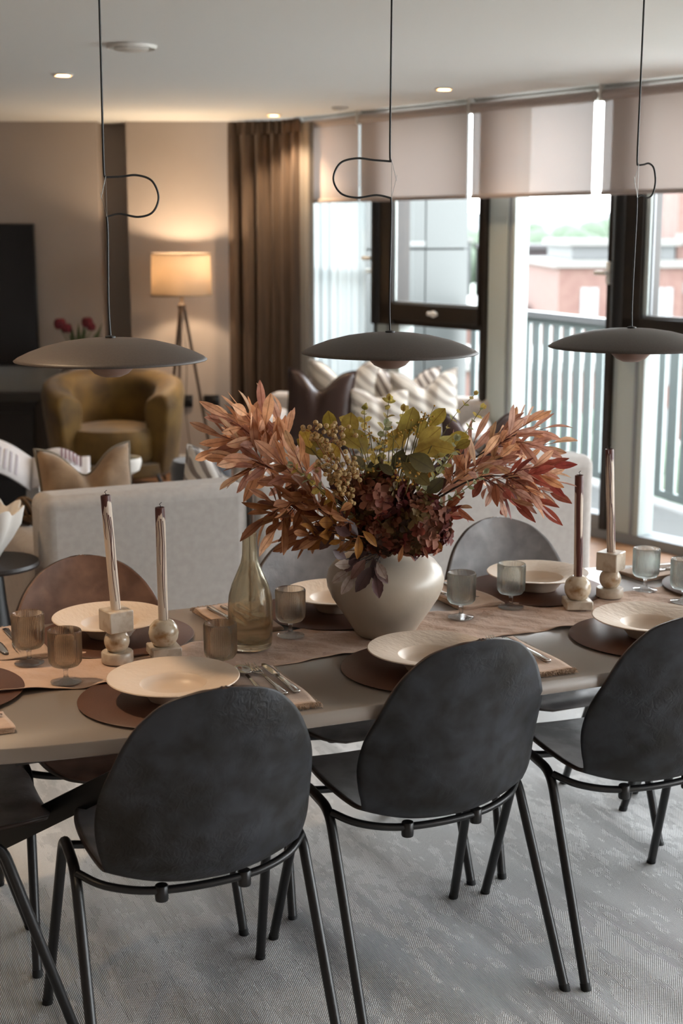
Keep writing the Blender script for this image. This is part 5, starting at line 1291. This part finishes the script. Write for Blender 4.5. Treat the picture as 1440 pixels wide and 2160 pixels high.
# berries
M_ber = mat('berry_beige', 'B59A6C', .55, .4, col2='9C7E50', nscale=60); M_berc = mat('berry_tip', '6A4E2E', .8)
def berries(label, cs, n_, R, m=M_ber, rb=.0056, name='berry_spray', ms=M_stemo):
    t = stem_thing(name, label); b = MB(); st = MB(); tp = MB(); fb = MB().sphere((0, 0, 0), 1, 10)
    for (x, y, Y) in cs:
        c = fly(x, y, Y); st.tube(local(catmull([MOUTH + rv(.02), MOUTH.lerp(c, .5) + Vector((0, -.01, .01)), c], 5)), .0013, 5)
        for k in range(n_):
            q = c + Vector((RL.gauss(0, R*.5), RL.gauss(0, R*.35), RL.gauss(0, R*.5))); r = rb*RL.uniform(.8, 1.15)
            b.sphere(q - BASE, r, 8); tp.sphere(q - BASE + Vector((RL.uniform(-.3, .3)*r, -.93*r, RL.uniform(-.2, .5)*r)), r*.22, 4)
            st.tube(local([c + (q-c)*.2, q]), .0006, 4, cap=False)
    o = b.build('berries', m, t); o['kind'] = 'stuff'; o = tp.build('berry_tips', M_berc, t); o['kind'] = 'stuff'; st.build('stem', ms, t)
berries('spray of beige berries at the upper left of the bouquet', [(655, 912, 3.14), (672, 925, 3.13), (700, 912, 3.15), (720, 905, 3.16), (690, 938, 3.12), (712, 935, 3.13), (735, 920, 3.16)], 9, .022)
berries('dense spray of beige berries over the left of the hydrangea heads', [(690, 970, 3.11), (712, 985, 3.10), (740, 975, 3.11), (700, 1005, 3.10), (725, 1010, 3.09), (750, 1000, 3.1), (722, 1035, 3.10), (675, 985, 3.12), (735, 1045, 3.11)], 10, .022)
M_gold = mat('golden_filler', 'B58A2E', .6, rand=['B58A2E', 'C9A046', '9A742A'], transl=.3)
berries('tiny golden filler blossom between the olive leaves', [(865, 905, 3.18), (885, 890, 3.2), (850, 985, 3.1), (868, 1000, 3.1), (800, 940, 3.14), (830, 925, 3.14), (760, 985, 3.12), (780, 915, 3.18), (905, 880, 3.2), (840, 1005, 3.1), (920, 965, 3.2)], 12, .022, M_gold, .0026, 'filler_blossom', M_stemg)
# hydrangea heads
def floret():
    v = []; f = []
    for k in range(4):
        a = k*math.pi/2; c, s = math.cos(a), math.sin(a)
        P = [(0, 0, 0), (.40, -.46, .14), (.86, -.50, .08), (1.14, -.16, .20), (1.10, .20, .22), (.82, .52, .10), (.38, .46, .16), (.6, 0, .0)]
        o = len(v); v += [(x*c - y*s, x*s + y*c, z + .12*math.sin(k*2.1+x)) for x, y, z in P]
        f += [(o+q, o+(q+1) % 7, o+7) for q in range(7)]
    return v, f
def floret_mesh(m, j):
    v, f = floret(); r = random.Random(j)
    v = [(x*(1+r.uniform(-.15, .15)), y*(1+r.uniform(-.15, .15)), z + r.uniform(-.1, .22)) for x, y, z in v]
    o = MB().add(v, f).sphere((0, 0, .08), .09, 6); return o.mesh('floret', m, True, 180)
FM = [floret_mesh(M_hyd, j) for j in range(6)]
def hydrangea(label, x, y, Y, R, n, sz=.0165):
    t = stem_thing('hydrangea', label, 'flower'); c = fly(x, y, Y)
    MB().tube(local(catmull([MOUTH + rv(.02), c + Vector((0, .03, -.05)), c], 6)), .003, 7).build('stem', M_stemd, t)
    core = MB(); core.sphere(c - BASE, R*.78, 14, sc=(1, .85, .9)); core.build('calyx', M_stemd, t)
    for k in range(n):
        z = 1 - 2*(k+.5)/n; a = k*2.39996; r = math.sqrt(1-z*z)
        d = Vector((r*math.cos(a), r*math.sin(a), z)); q = c + Vector((d.x*R, d.y*R*.88, d.z*R*.92))*RL.uniform(.9, 1.08)
        o = bpy.data.objects.new('floret', RL.choice(FM)); COL.objects.link(o); o.parent = t
        s_ = sz*RL.uniform(.85, 1.2)
        nrm = (d + rv(.42)).normalized()
        o.matrix_local = Matrix.Translation(q - BASE) @ nrm.to_track_quat('Z', 'Y').to_matrix().to_4x4() @ Matrix.Rotation(RL.uniform(0, 6), 4, 'Z') @ Matrix.Diagonal((s_, s_, s_, 1))
hydrangea('burgundy dried hydrangea head in the middle of the bouquet', 800, 1052, 3.165, .062, 125)
hydrangea('burgundy dried hydrangea head at the right above the vase', 882, 1108, 3.165, .070, 150)
hydrangea('small brown hydrangea head low in the middle over the vase rim', 808, 1122, 3.165, .050, 85)
